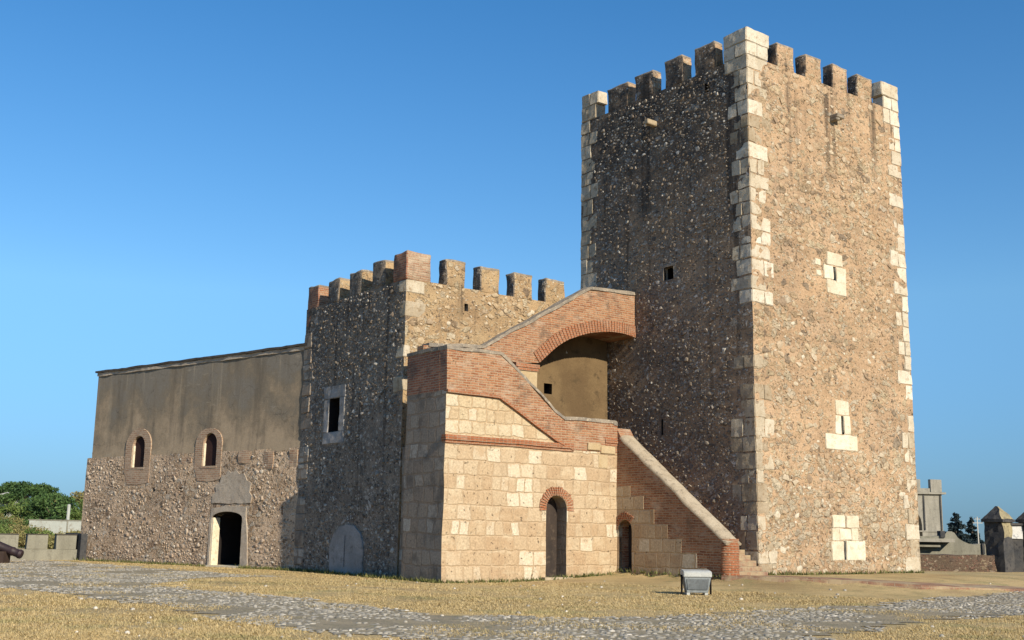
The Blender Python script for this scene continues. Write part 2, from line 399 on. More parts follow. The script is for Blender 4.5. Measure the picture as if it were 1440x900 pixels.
def thing(name, label, cat, loc, frame=WORLD, group=None):
    o = bpy.data.objects.new(name, None); COL.objects.link(o); o.empty_display_size = .3
    o.matrix_world = frame @ Matrix.Translation(loc)
    o['_b'] = list(loc)
    return tag(o, label, cat, group)


def part(name, bm, mat, parent, smooth_deg=None, label=None, sub=False):
    """link a bmesh written in the frame of its thing as one mesh object"""
    me = bpy.data.meshes.new(name)
    root = parent
    while root is not None and root.parent is not None: root = root.parent
    if root is not None and '_b' in root: bmesh.ops.translate(bm, verts=bm.verts, vec=-Vector(root['_b']))
    bmesh.ops.recalc_face_normals(bm, faces=bm.faces)
    bm.to_mesh(me); bm.free()
    for q in (mat if isinstance(mat, (list, tuple)) else [mat]): me.materials.append(q)
    if smooth_deg:
        me.shade_smooth(); me.set_sharp_from_angle(angle=R(smooth_deg))
    o = bpy.data.objects.new(name, me); COL.objects.link(o)
    if parent is not None: o.parent = parent
    if label: o['label'] = label
    return o


def prism(bm, pts, plane, a, b):
    def mk(p, q):
        return {'u': (q, p[0], p[1]), 'v': (p[0], q, p[1]), 'z': (p[0], p[1], q)}[plane]
    A = [bm.verts.new(mk(p, a)) for p in pts]; B = [bm.verts.new(mk(p, b)) for p in pts]
    n = len(pts)
    fs = [bm.faces.new(A[::-1]), bm.faces.new(B)]
    for i in range(n): fs.append(bm.faces.new((A[i], A[(i + 1) % n], B[(i + 1) % n], B[i])))
    bmesh.ops.recalc_face_normals(bm, faces=fs)
    return fs


def box(bm, u0, u1, v0, v1, z0, z1):
    return prism(bm, [(u0, v0), (u1, v0), (u1, v1), (u0, v1)], 'z', z0, z1)


def bevelbox(bm, u0, u1, v0, v1, z0, z1, bev=.012, jit=0.0, rng=None, tint=None):
    t = bmesh.new(); box(t, u0, u1, v0, v1, z0, z1)
    if jit:
        for q in t.verts: q.co += Vector((rng.uniform(-jit, jit), rng.uniform(-jit, jit), rng.uniform(-jit, jit)))
    bmesh.ops.bevel(t, geom=t.edges[:], offset=bev, segments=1, affect='EDGES')
    merge(bm, t, tint)


def merge(bm, t, tint=None):
    lay = bm.faces.layers.float.get('tint') or (bm.faces.layers.float.new('tint') if tint is not None else None)
    vm = {q: bm.verts.new(q.co) for q in t.verts}
    for fc in t.faces:
        try: nf = bm.faces.new([vm[q] for q in fc.verts])
        except ValueError: continue
        nf.smooth = fc.smooth; nf.material_index = fc.material_index
        if tint is not None: nf[lay] = tint
    t.free()


def dice(bm, step, lo=None, hi=None):
    for ax in range(3):
        cs = [q.co[ax] for q in bm.verts]; a, b = min(cs), max(cs)
        n = max(1, int(round((b - a) / step)))
        for i in range(1, n):
            no = [0, 0, 0]; no[ax] = 1; co = [0, 0, 0]; co[ax] = a + (b - a) * i / n + .0007
            bmesh.ops.bisect_plane(bm, geom=bm.verts[:] + bm.edges[:] + bm.faces[:], dist=1e-5, plane_co=co, plane_no=no)


def wobble(bm, amp=.02, freq=1.1, amp2=.008, freq2=4.5, calm=1.0):
    for q in bm.verts:
        d = noise.noise_vector(q.co * freq) * amp + noise.noise_vector(q.co * freq2 + Vector((9, 3, 5))) * amp2
        q.co += Vector((d.x * calm, d.y, d.z))


def boolean(bm, cut):
    """bm minus the cutter bmesh; returns a new bmesh"""
    obs = []
    for t in (bm, cut):
        bmesh.ops.recalc_face_normals(t, faces=t.faces)
        me = bpy.data.meshes.new("tmp"); t.to_mesh(me); t.free()
        o = bpy.data.objects.new("tmp", me); COL.objects.link(o); obs.append(o)
    md = obs[0].modifiers.new("b", 'BOOLEAN'); md.operation = 'DIFFERENCE'; md.solver = 'EXACT'; md.object = obs[1]
    dg = bpy.context.evaluated_depsgraph_get()
    me = bpy.data.meshes.new_from_object(obs[0].evaluated_get(dg))
    out = bmesh.new(); out.from_mesh(me)
    for o in obs:
        q = o.data; bpy.data.objects.remove(o); bpy.data.meshes.remove(q)
    bpy.data.meshes.remove(me)
    return out


def arch_pts(c, half, z0, zs, rise=None, n=10):
    """outline of an opening with an arched head: centre, half width, sill, springing"""
    rise = half if rise is None else rise
    p = [(c - half, z0), (c + half, z0)]
    for i in range(n + 1):
        a = math.pi * i / n
        p.append((c + half * math.cos(a), zs + rise * math.sin(a)))
    return p


def ring_pts(c, r0, r1, zs, a0=0, a1=180, n=12):
    p = [(c + r1 * math.cos(R(a0 + (a1 - a0) * i / n)), zs + r1 * math.sin(R(a0 + (a1 - a0) * i / n))) for i in range(n + 1)]
    p += [(c + r0 * math.cos(R(a1 - (a1 - a0) * i / n)), zs + r0 * math.sin(R(a1 - (a1 - a0) * i / n))) for i in range(n + 1)]
    return p


def slot_faces(bm, test, idx):
    bmesh.ops.recalc_face_normals(bm, faces=bm.faces)
    for fc in bm.faces:
        if test(fc): fc.material_index = idx


def bridge_strip(top, th):
    """polygon following a polyline with thickness th above it"""
    return list(top) + [(p[0], p[1] + th) for p in reversed(top)]


# ================================================================== ground
def axis_samples(lo, hi, step, far):
    a = list(np.arange(lo, hi + 1e-6, step)); x = hi; s = step
    while x < far: s *= 1.35; x += s; a.append(x)
    x = lo; s = step; pre = []
    while x > -far: s *= 1.35; x -= s; pre.append(x)
    return pre[::-1] + a


xs = axis_samples(-34, 40, .5, 2500); ys = axis_samples(-4, 66, .5, 2500)
bm = bmesh.new()
grid = [[bm.verts.new((x, y, hgt(x, y) if (-40 < x < 46 and -8 < y < 72) else 0.0)) for x in xs] for y in ys]
for j in range(len(ys) - 1):
    for i in range(len(xs) - 1):
        bm.faces.new((grid[j][i], grid[j][i + 1], grid[j + 1][i + 1], grid[j + 1][i]))
tag(part("ground", bm, M['lawn'], None, 60), "dry straw coloured lawn around the fort", "ground", kind='structure')

ROAD = [(-30, 57), (-22.7, 52.01), (-18.25, 49.61), (-13.69, 43.62), (-9.07, 38.72), (-6.88, 37.6), (-8.51, 36.36), (-9.33, 33.73), (-9.4, 30.36), (-6.98, 27.74), (-5.55, 26.55), (-3.04, 23.46),
        (-1.22, 21.55), (0.08, 21.1), (1.35, 20.85), (2.67, 21.32), (3.92, 22.58), (5.7, 24.31), (8.41, 27.32), (11.03, 29.91), (15.09, 34.14), (22, 41),
        (25, 38), (17, 30), (10.55, 23.93), (8.82, 22.14), (7.13, 20.41), (5.72, 18.66), (4.44, 16.83), (2.5, 14.3), (0, 13.6), (-1.08, 15.87), (-2.14, 16.67), (-3.37, 17.82), (-4.87, 19.45),
        (-6.02, 20.98), (-8.14, 23.79), (-10.48, 26.58), (-12.07, 27.8), (-20, 33), (-34, 42)]


def inside(poly, x, y):
    x = np.asarray(x); y = np.asarray(y); c = np.zeros(x.shape, bool); n = len(poly)
    for i in range(n):
        x0, y0 = poly[i]; x1, y1 = poly[i - 1]
        if y0 == y1: continue
        k = ((y0 > y) != (y1 > y)) & (x < (x1 - x0) * (y - y0) / (y1 - y0) + x0)
        c ^= k
    return c


# road bed: a thin sheet over the lawn, edge made ragged
bm = bmesh.new(); st = .5; vv = {}
gx = np.arange(-34, 26, st); gy = np.arange(13, 58, st)
GX, GY = np.meshgrid(gx, gy)
JX = GX + np.array([[noise.noise((a * .8, b * .8, 1)) * .9 for a in gx] for b in gy]); JY = GY + np.array([[noise.noise((a * .8, b * .8, 5)) * .9 for a in gx] for b in gy])
IN = inside(ROAD, JX, JY)


def rv(i, j):
    if (i, j) not in vv: vv[(i, j)] = bm.verts.new((gx[i], gy[j], hgt(gx[i], gy[j]) + .010))
    return vv[(i, j)]


for j in range(len(gy) - 1):
    for i in range(len(gx) - 1):
        if IN[j, i] and IN[j + 1, i + 1] and IN[j, i + 1] and IN[j + 1, i]:
            bm.faces.new((rv(i, j), rv(i + 1, j), rv(i + 1, j + 1), rv(i, j + 1)))
tag(part("road", bm, M['bed'], None, 60), "cobbled road curving across the lawn", "road", kind='structure')


def mesh_from(name, verts, faces_flat, nper, mat, tint=None, smooth=False):
    me = bpy.data.meshes.new(name); nv = len(verts); nf = len(faces_flat) // nper
    me.vertices.add(nv); me.vertices.foreach_set('co', np.asarray(verts, 'f').ravel())
    me.loops.add(nf * nper); me.loops.foreach_set('vertex_index', np.asarray(faces_flat, 'i'))
    me.polygons.add(nf); me.polygons.foreach_set('loop_start', np.arange(0, nf * nper, nper, dtype='i'))
    me.update(calc_edges=True)
    if tint is not None:
        at = me.attributes.new('tint', 'FLOAT', 'FACE'); at.data.foreach_set('value', np.asarray(tint, 'f'))
    me.materials.append(mat)
    if smooth: me.shade_smooth()
    return me


rng = np.random.default_rng(7)
# cobblestones: flattened eight sided domes
NC = 60000
cx = rng.uniform(-32, 24, NC * 3); cy = rng.uniform(14, 57, NC * 3)
jx = np.array([noise.noise((a * .8, b * .8, 1)) * .8 for a, b in zip(cx, cy)]); jy = np.array([noise.noise((a * .8, b * .8, 5)) * .8 for a, b in zip(cx, cy)])
patch = np.array([noise.noise((a * .45, b * .45, 21)) + .5 * noise.noise((a * 1.3, b * 1.3, 4)) for a, b in zip(cx, cy)])
ok = inside(ROAD, cx + jx, cy + jy) & (patch < .20) & (np.abs(cx) < cy * .5 + 1)
# keep a minimum spacing with a hash grid
cell = .105; seen = {}; keep = []
for i in np.nonzero(ok)[0]:
    key = (int(cx[i] / cell), int(cy[i] / cell))
    if key in seen: continue
    seen[key] = 1; keep.append(i)
    if len(keep) >= NC: break
keep = np.array(keep); n = len(keep)
ang = np.linspace(0, 2 * math.pi, 7)[:-1]
px, py = cx[keep], cy[keep]; pz = np.array([hgt(a, b) for a, b in zip(px, py)])
ra = rng.uniform(.03, .075, n); rb = ra * rng.uniform(.65, 1, n); ph = rng.uniform(0, math.pi, n); ht = rng.uniform(.003, .020, n)
V = np.zeros((n, 13, 3))
for k_ in range(6):
    for lvl, (sc_, hz) in enumerate(((1, -.2), (.72, .85))):
        ex = np.cos(ang[k_]) * ra * sc_ * rng.uniform(.85, 1.12, n); ey = np.sin(ang[k_]) * rb * sc_ * rng.uniform(.85, 1.12, n)
        V[:, lvl * 6 + k_, 0] = px + ex * np.cos(ph) - ey * np.sin(ph); V[:, lvl * 6 + k_, 1] = py + ex * np.sin(ph) + ey * np.cos(ph); V[:, lvl * 6 + k_, 2] = pz + .012 + ht * hz
V[:, 12, 0] = px; V[:, 12, 1] = py; V[:, 12, 2] = pz + .012 + ht
F = []
for k_ in range(6):
    q = (k_ + 1) % 6
    F.append((k_, q, 6 + q)); F.append((k_, 6 + q, 6 + k_)); F.append((6 + k_, 6 + q, 12))
F = np.array(F); FF = (np.arange(n)[:, None, None] * 13 + F[None]).reshape(-1)
me = mesh_from("cobblestones", V.reshape(-1, 3), FF, 3, M['cobble'], np.repeat(np.clip(rng.normal(.38, .22, n), 0, 1), len(F)), True)
o = bpy.data.objects.new("cobblestones", me); COL.objects.link(o)
tag(o, "worn grey cobblestones of the road", "cobblestones", kind='stuff')

# grass blades: short tufts, thicker close to the camera and along the walls
NG = 210000
gy_ = 13.5 + (rng.random(NG) ** 1.5) * 38; gx_ = rng.uniform(-1, 1, NG) * (gy_ * .47 + 1)
pt = np.array([noise.noise((a * .6, b * .6, 33)) for a, b in zip(gx_, gy_)])
inr = inside(ROAD, gx_, gy_)
FI = np.array(FINV); fu = FI[0, 0] * gx_ + FI[0, 1] * gy_ + FI[0, 3]; fv = FI[1, 0] * gx_ + FI[1, 1] * gy_ + FI[1, 3]
HI = np.array(HALL.inverted()); hu = HI[0, 0] * gx_ + HI[0, 1] * gy_ + HI[0, 3]
bad = ((fu > -2.6) & (fv > -1)) | ((fu > -9.6) & (fv > 3.8)) | (hu > -.05)
path_s = np.array([b - kerb_u(a) for a, b in zip(fv, fu)]); bad |= (path_s > -.1) & (path_s < 1.4)
sel = ~bad & (~inr | ((pt > .12) & (rng.random(NG) < .6))) & (rng.random(NG) < np.where(pt > -.2, 1, .22))
gx_, gy_, inr, pt = gx_[sel], gy_[sel], inr[sel], pt[sel]; n = len(gx_)
gz = np.array([hgt(a, b) for a, b in zip(gx_, gy_)])
BL = 3
L_ = np.zeros((n, BL, 3, 3)); tn = np.zeros((n, BL))
for b_ in range(BL):
    a = rng.uniform(0, 2 * math.pi, n); ln = rng.uniform(.012, .034, n) * (1 + .5 * (pt > .2)); wd = rng.uniform(.0025, .005, n) * (1 + gy_ / 22); lean = rng.uniform(.6, 2.0, n)
    ox = gx_ + rng.normal(0, .09, n); oy = gy_ + rng.normal(0, .09, n)
    L_[:, b_, 0] = np.stack((ox - wd * np.sin(a), oy + wd * np.cos(a), gz - .005), 1)
    L_[:, b_, 1] = np.stack((ox + wd * np.sin(a), oy - wd * np.cos(a), gz - .005), 1)
    L_[:, b_, 2] = np.stack((ox + np.cos(a) * ln * lean, oy + np.sin(a) * ln * lean, gz + ln), 1)
    tn[:, b_] = np.clip(rng.normal(.5, .22, n), 0, 1)
me = mesh_from("dry_grass", L_.reshape(-1, 3), np.arange(n * BL * 3), 3, M['straw'], tn.reshape(-1))
o = bpy.data.objects.new("dry_grass", me); COL.objects.link(o)
tag(o, "short dry grass of the lawn", "grass", kind='stuff')


# pale stones and litter lying about
r_ = np.random.default_rng(17); VV = []; FF2 = []
for _ in range(150):
    y = 15 + 24 * r_.random() ** 1.3; x = r_.uniform(-1, 1) * (y * .46)
    q = FINV @ Vector((x, y, 0))
    if (q.x > -2.6 and q.y > -1) or (q.x > -9.6 and q.y > 3.7): continue
    s_ = r_.uniform(.015, .05); zz = hgt(x, y) + .01; i0 = len(VV); n_ = 6; ph = r_.uniform(0, 6)
    for sc, hz in ((1, -.3), (.8, .5)):
        for k_ in range(n_): VV.append((x + s_ * sc * math.cos(ph + k_ * 1.047) * r_.uniform(.7, 1.3), y + s_ * sc * math.sin(ph + k_ * 1.047), zz + s_ * hz))
    VV.append((x, y, zz + s_ * .75))
    for k_ in range(n_):
        b = (k_ + 1) % n_; FF2 += [(i0 + k_, i0 + b, i0 + n_ + b), (i0 + k_, i0 + n_ + b, i0 + n_ + k_), (i0 + n_ + k_, i0 + n_ + b, i0 + 2 * n_)]
me = mesh_from("loose_stones", VV, np.array(FF2).ravel(), 3, M['cobble'], np.repeat(r_.uniform(.4, 1, len(FF2) // 18), 18)[:len(FF2)])
o = bpy.data.objects.new("loose_stones", me); COL.objects.link(o)
tag(o, "small pale stones lying loose on the lawn", "loose stones", kind='stuff')


# weeds at the wall feet
def weeds(name, segs, frame, count, seed, label):
    r_ = np.random.default_rng(seed); P_ = []
    for (a, b, wgt) in segs:
        for _ in range(int(count * wgt)):
            t = r_.random(); q = Vector(a).lerp(Vector(b), t)
            q = frame @ Vector((q.x + r_.normal(0, .06), q.y + r_.normal(0, .06), 0)); P_.append((q.x, q.y))
    n_ = len(P_); P_ = np.array(P_); z_ = np.array([hgt(a, b) for a, b in P_])
    A = np.zeros((n_, 4, 3, 3)); tt = r_.random((n_, 4))
    for b_ in range(4):
        a = r_.uniform(0, 2 * math.pi, n_); ln = r_.uniform(.04, .2, n_) * r_.random(n_); wd = r_.uniform(.012, .03, n_)
        A[:, b_, 0] = np.stack((P_[:, 0] - wd * np.sin(a), P_[:, 1] + wd * np.cos(a), z_ - .01), 1)
        A[:, b_, 1] = np.stack((P_[:, 0] + wd * np.sin(a), P_[:, 1] - wd * np.cos(a), z_ - .01), 1)
        A[:, b_, 2] = np.stack((P_[:, 0] + np.cos(a) * ln * .7, P_[:, 1] + np.sin(a) * ln * .7, z_ + ln), 1)
    me_ = mesh_from(name, A.reshape(-1, 3), np.arange(n_ * 12), 3, M['weed'], tt.reshape(-1))
    o_ = bpy.data.objects.new(name, me_); COL.objects.link(o_)
    tag(o_, label, "weeds", kind='stuff')


weeds("wall_weeds", [((-9.55, 3.8), (-9.1, 14.3), .5), ((-9.5, 3.78), (-2.6, 3.78), .3), ((-2.6, 3.7), (-2.6, -.8), .15), ((0, -.1), (8.7, -.1), .25)], FORT, 1500, 3, "low green weeds along the foot of the fort walls")
weeds("hall_weeds", [((-.15, 0), (-.15, 3), .3), ((-.15, 5.2), (-.15, 14.4), .6)], HALL, 900, 4, "low green weeds along the foot of the long hall")

# brick walk curving away from the stair foot
bm = bmesh.new(); prev = None
for i in range(41):
    v_ = -.82 - i * (8.2 / 40); uu = kerb_u(v_)
    du = (kerb_u(v_ - .3) - kerb_u(v_ + .3)); tn_ = Vector((du, -.6)).normalized(); nn = Vector((-tn_.y, tn_.x))
    a = FORT @ Vector((uu, v_, 0)); b = FORT @ Vector((uu + nn.x * 1.5, v_ + nn.y * 1.5, 0))
    za = hgt(*(FORT @ Vector((uu + .3, v_, 0))).xy) + .045; zb = max(hgt(b.x, b.y), za - .05) + .02
    row = [bm.verts.new((a.x, a.y, -.1)), bm.verts.new((a.x, a.y, za)), bm.verts.new((b.x, b.y, zb)), bm.verts.new((b.x, b.y, -.1))]
    if prev:
        for q in range(3): bm.faces.new((prev[q], row[q], row[q + 1], prev[q + 1]))
    else: bm.faces.new(row)
    prev = row
bm.faces.new(prev[::-1])
tag(part("path", bm, M['pathbrick'], None), "low brick walk leading from the stair foot", "path", kind='structure')

# ================================================================== stones standing proud of the rubble walls
def facing_mat(name, cols):
    k = NT(name); p = k.obj()
    at = k.n('Attribute', attribute_name='tint', attribute_type='GEOMETRY')
    c = k.ramp(at.outputs['Fac'], [(i_ / len(cols), q) for i_, q in enumerate(cols)], 'CONSTANT')
    f = k.noise(p, 13, 5.0, .7)
    c = k.mix(1.0, c, k.ramp(f, [(.28, (.6, .58, .56)), (.66, (1.12, 1.12, 1.12))]), 'MULTIPLY')
    k.color(c); k.bump(f, .6, .015)
    return k.mat


M['stone_lit'] = facing_mat("tan_wall_stones", [(.27, .20, .135), (.34, .25, .16), (.38, .285, .185), (.36, .26, .165), (.41, .315, .21), (.39, .285, .18), (.43, .34, .235), (.40, .31, .20), (.45, .375, .27), (.52, .46, .355)])
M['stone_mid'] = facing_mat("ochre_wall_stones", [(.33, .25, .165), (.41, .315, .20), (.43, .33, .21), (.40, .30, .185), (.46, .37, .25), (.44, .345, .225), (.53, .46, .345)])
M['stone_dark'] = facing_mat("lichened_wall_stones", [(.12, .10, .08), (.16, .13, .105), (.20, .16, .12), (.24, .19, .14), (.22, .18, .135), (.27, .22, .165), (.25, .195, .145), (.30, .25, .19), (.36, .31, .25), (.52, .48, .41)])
M['stone_hall'] = facing_mat("pink_wall_stones", [(.33, .25, .185), (.46, .36, .265), (.50, .39, .285), (.48, .365, .26), (.54, .445, .34), (.50, .40, .30), (.58, .51, .415)])


def facing_stones(parent, axis, plane, r0, r1, z0, z1, count, rmin, rmax, mat, seed, calm=1.0, wob=(.028, .9, .012, 3.6), skip=(), dens=None, hmax=.045, tone=None):
    '''irregular flat stones bedded in a wall whose outside looks along minus axis'''
    g = np.random.default_rng(seed); base = Vector(parent['_b'])
    VV, FF_, TT = [], [], []; cell_ = {}
    for _ in range(count):
        a = g.uniform(r0, r1); z = g.uniform(z0, z1); rd = rmin + (rmax - rmin) * g.random() ** 2.2
        if any(q[0] - rd * .7 < a < q[1] + rd * .7 and q[2] - rd * .7 < z < q[3] + rd * .7 for q in skip): continue
        nz = noise.noise((a * .55 + seed, z * .55, seed * 1.7)) + .5 * noise.noise((a * 1.7, z * 1.7, seed * .9))
        if g.random() > (dens(a, z) if dens else .75) * (.62 + 1.35 * nz) * 1.2: continue
        key = (int(a / .42), int(z / .42)); ok_ = True
        for di in (-1, 0, 1):
            for dj in (-1, 0, 1):
                for (qa, qz, qr) in cell_.get((key[0] + di, key[1] + dj), ()):
                    if (qa - a) ** 2 + (qz - z) ** 2 < (.80 * (qr + rd)) ** 2: ok_ = False; break
        if not ok_: continue
        cell_.setdefault(key, []).append((a, z, rd))
        P0 = Vector((plane, a, z)) if axis == 'u' else Vector((a, plane, z))
        d = noise.noise_vector(P0 * wob[1]) * wob[0] + noise.noise_vector(P0 * wob[3] + Vector((9, 3, 5))) * wob[2]
        off = d.x * calm if axis == 'u' else d.y
        hh = g.uniform(.010, hmax) * (.5 + rd / rmax); tilt = g.normal(0, .10); tilt2 = g.normal(0, .10)
        n_ = int(g.integers(4, 7)); ph = g.uniform(0, 6.28); asp = g.uniform(.45, .9); rot = g.normal(0, .30)
        i0 = len(VV); jit_ = g.uniform(-.33, .33, n_); rad_ = g.uniform(.68, 1.18, n_)
        for lvl, (sc, hz) in enumerate(((1.0, -.06), (.96, hh * .5), (.76, hh))):
            for q in range(n_):
                t = ph + 2 * math.pi * (q + jit_[q]) / n_; rr_ = rd * sc * rad_[q]
                x = rr_ * math.cos(t); y = rr_ * math.sin(t) * asp
                x, y = x * math.cos(rot) - y * math.sin(rot), x * math.sin(rot) + y * math.cos(rot)
                dep = plane + off - (hz + (tilt * x + tilt2 * y if lvl else 0))
                pt_ = (dep, a + x, z + y) if axis == 'u' else (a + x, dep, z + y)
                VV.append((pt_[0] - base.x, pt_[1] - base.y, pt_[2] - base.z))
        tn = tone(a, z, g.random()) if tone else g.random()
        for lvl in range(2):
            for q in range(n_):
                FF_.append((i0 + lvl * n_ + q, i0 + lvl * n_ + (q + 1) % n_, i0 + (lvl + 1) * n_ + (q + 1) % n_, i0 + (lvl + 1) * n_ + q)); TT.append(tn)
        FF_.append(tuple(i0 + 2 * n_ + q for q in range(n_))); TT.append(tn)
    me_ = bpy.data.meshes.new("facing_stones"); me_.from_pydata(VV, [], FF_)
    b__ = bmesh.new(); b__.from_mesh(me_); lay = b__.faces.layers.float.new('tint')
    b__.faces.ensure_lookup_table()
    for f_, t_ in zip(b__.faces, TT): f_[lay] = t_
    bmesh.ops.recalc_face_normals(b__, faces=b__.faces); b__.to_mesh(me_); b__.free()
    me_.materials.append(mat); me_.shade_smooth(); me_.set_sharp_from_angle(angle=R(50))
    o_ = bpy.data.objects.new("facing_stones", me_); COL.objects.link(o_); o_.parent = parent; o_['kind'] = 'stuff'
    return o_


# ================================================================== keep tower
tower = thing("keep_tower", "tall square battlemented stone keep with white corner stones", "tower", (4.35, 4.38, .3), FORT)
TW, TD, TZ = 8.71, 8.76, 17.80
bm = bmesh.new(); box(bm, 0, TW, 0, TD, -.4, TZ)
dice(bm, .42)
wobble(bm, .028, .9, .012, 3.6, .35)
ct = bmesh.new()
box(ct, 4.27, 4.47, -.2, .5, 10.45, 10.95); box(ct, 4.40, 4.58, -.2, .5, 5.0, 5.64); box(ct, 4.29, 4.47, -.2, .5, .74, 1.36)
box(ct, -.2, .8, 3.64, 4.12, 10.50, 10.98); box(ct, -.2, .7, 4.24, 4.32, 4.95, 5.5)
box(ct, -.2, .4, 1.75, 1.97, 17.0, 17.35)
bm = boolean(bm, ct)
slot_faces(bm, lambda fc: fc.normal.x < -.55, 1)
slot_faces(bm, lambda fc: (lambda c: .1 < c.x < TW - .1 and .1 < c.y < TD - .1 and 0 < c.z < TZ - .1)(fc.calc_center_median()), 2)  # slit and window recesses coloured black as inner shade
part("wall", bm, [M['tower_lit'], M['tower_dark'], M['shade_black']], tower, 38)
facing_stones(tower, 'v', 0, .95, 7.9, .35, 17.7, 16000, .05, .22, M['stone_lit'], 31, skip=[(3.2, 5.1, 9.85, 11.5), (3.45, 5.35, 4.4, 6.2), (3.4, 5.6, .6, 2.25), (4.3, 5, 16.3, 16.7)],
              dens=lambda a, z: .24 + .34 * smooth((5.5 - z) / 4) + .14 * smooth((z - 11) / 2) * smooth((16 - z) / 2), hmax=.024, tone=lambda a, z, q: min(.999, q * (.93 + .07 * smooth((6 - z) / 4)) + .10 * smooth((5 - z) / 4)))
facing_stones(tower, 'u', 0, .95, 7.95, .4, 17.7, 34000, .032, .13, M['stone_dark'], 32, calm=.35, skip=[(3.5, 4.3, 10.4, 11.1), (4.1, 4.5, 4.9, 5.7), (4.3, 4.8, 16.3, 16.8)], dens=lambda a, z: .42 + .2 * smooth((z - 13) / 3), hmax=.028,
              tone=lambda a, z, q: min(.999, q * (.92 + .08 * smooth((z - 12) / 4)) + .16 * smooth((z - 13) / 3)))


def merlon(bm, u0, u1, v0, v1, z0, z1, taper=.015):
    t = bmesh.new(); box(t, u0, u1, v0, v1, z0, z1)
    cu, cv = (u0 + u1) / 2, (v0 + v1) / 2
    for q in t.verts:
        if q.co.z > z1 - .01: q.co.x = cu + (q.co.x - cu) * (1 - taper); q.co.y = cv + (q.co.y - cv) * (1 - taper)
    bmesh.ops.bevel(t, geom=[e for e in t.edges], offset=.035, segments=1, affect='EDGES')
    dice(t, .24); wobble(t, .045, 1.5, .022, 5.0)
    merge(bm, t)


rr = random.Random(4)
TM_U = [(1.6, 2.53), (3.15, 4.04), (4.70, 5.58), (6.17, 7.09)]
TM_V = [(6.04, 7.2), (4.62, 5.6), (3.05, 4.0), (1.48, 2.47)]


def add_merlon(parent, u0, u1, v0, v1, z0, z1, mats, darktop=True):
    b_ = bmesh.new(); merlon(b_, u0, u1, v0, v1, z0, z1)
    slot_faces(b_, lambda fc: fc.normal.x < -.55, 1)
    o_ = part("merlon", b_, mats, parent, 45)
    cap = bmesh.new(); t = bmesh.new(); box(t, u0 + .004, u1 - .004, v0 + .004, v1 - .004, z1 - .06, z1 + .045)
    bmesh.ops.bevel(t, geom=t.edges[:], offset=.025, segments=1, affect='EDGES'); dice(t, .25); wobble(t, .045, 1.5, .03, 5.0); merge(cap, t)
    part("merlon_cap", cap, M['coping'], o_, 45)
    return o_


for a, b in TM_U: add_merlon(tower, a, b, .0, .48, TZ - .05, 18.72 + rr.uniform(-.05, .03), [M['tower_lit'], M['tower_dark']])
for a, b in TM_V: add_merlon(tower, .0, .48, a, b, TZ - .05, 18.76 + rr.uniform(-.06, .05), [M['tower_lit'], M['tower_dark']])


def quoins(parent, corner, su, sv_, rows, seed, mat, proud=.012):
    """alternating corner stones; su, sv_ = signs of the wall directions away from the corner"""
    r_ = random.Random(seed); runs = []; last = None
    for q in rows:                                       # one part for each unbroken run of stones
        if last is None or abs(last - q[1]) > .02: runs.append([])
        runs[-1].append(q); last = q[0]
    for run in runs:
        b_ = bmesh.new(); b_.faces.layers.float.new('tint')
        for (z0, z1, lu, lv, tint) in run:
            ca, cb = corner; pr = proud + r_.uniform(-.006, .008)
            us = [-pr, lu]; vs = [-pr, lv]
            if lu > .62 and r_.random() < .6: us = [-pr, lu * r_.uniform(.45, .6), lu]
            if lv > .62 and r_.random() < .6: vs = [-pr, lv * r_.uniform(.45, .6), lv]
            for iu in range(len(us) - 1):
                for iv in range(len(vs) - 1):
                    if iu and iv: continue
                    g_ = .006
                    u0, u1 = sorted((ca + su * (us[iu] + (g_ if iu else 0)), ca + su * (us[iu + 1] - (g_ if iu + 2 < len(us) else 0))))
                    v0, v1 = sorted((cb + sv_ * (vs[iv] + (g_ if iv else 0)), cb + sv_ * (vs[iv + 1] - (g_ if iv + 2 < len(vs) else 0))))
                    t = bmesh.new(); box(t, u0, u1, v0, v1, z0 + .006, z1 - .006)
                    for w_ in t.verts: w_.co += Vector((r_.uniform(-.02, .02), r_.uniform(-.02, .02), r_.uniform(-.016, .016)))
                    bmesh.ops.bevel(t, geom=t.edges[:], offset=.022, segments=2, affect='EDGES')
                    dice(t, .16)
                    for w_ in t.verts: w_.co += noise.noise_vector(w_.co * 3.3) * .022 + noise.noise_vector(w_.co * 9) * .010
                    merge(b_, t, max(0, min(1, tint + r_.uniform(-.22, .14))))
        part("corner_stones", b_, mat, parent)


r_ = random.Random(11); rows = []
z = 18.83; i = 0
while z > 7.6:
    hh = r_.uniform(.46, .64) if z < 17.6 else .5
    lu, lv = ((.72, .82) if i % 2 else (.95, .6))
    if z > 17.7: lu, lv = 1.1, 1.0
    elif r_.random() < .2: lu += .22
    t = r_.choice([.5, .7, .85, 1., .95])
    if 15.0 < z < 15.75: t = .0
    if z < 10 and r_.random() < .12: z -= hh; i += 1; continue
    rows.append((z - hh, z, lu + r_.uniform(-.1, .1), lv + r_.uniform(-.1, .1), t)); z -= hh; i += 1
while z > .3:
    hh = r_.uniform(.42, .62)
    if r_.random() < .9: rows.append((z - hh, z, r_.uniform(.3, .95), r_.uniform(.5, 1.1), r_.uniform(.1, .55)))
    z -= hh
quoins(tower, (0, 0), 1, 1, rows, 1, M['quoin'])
r_ = random.Random(12); rows = []; z = 18.85; i = 0
while z > .5:
    hh = r_.uniform(.5, .66)
    lu, lv = ((.5, .9) if i % 2 else (.85, .5))
    if z > 17.75: lu, lv = .98, .5
    pr = .15 if z > 8 else .25
    if 17.75 > z > 15.9: pr = .3
    if r_.random() > pr: rows.append((z - hh, z, lu + r_.uniform(-.12, .15), lv, r_.uniform(.45, 1) if z > 4 else r_.uniform(.2, .7)))
    z -= hh; i += 1
quoins(tower, (TW, 0), -1, 1, rows, 2, M['quoin'])
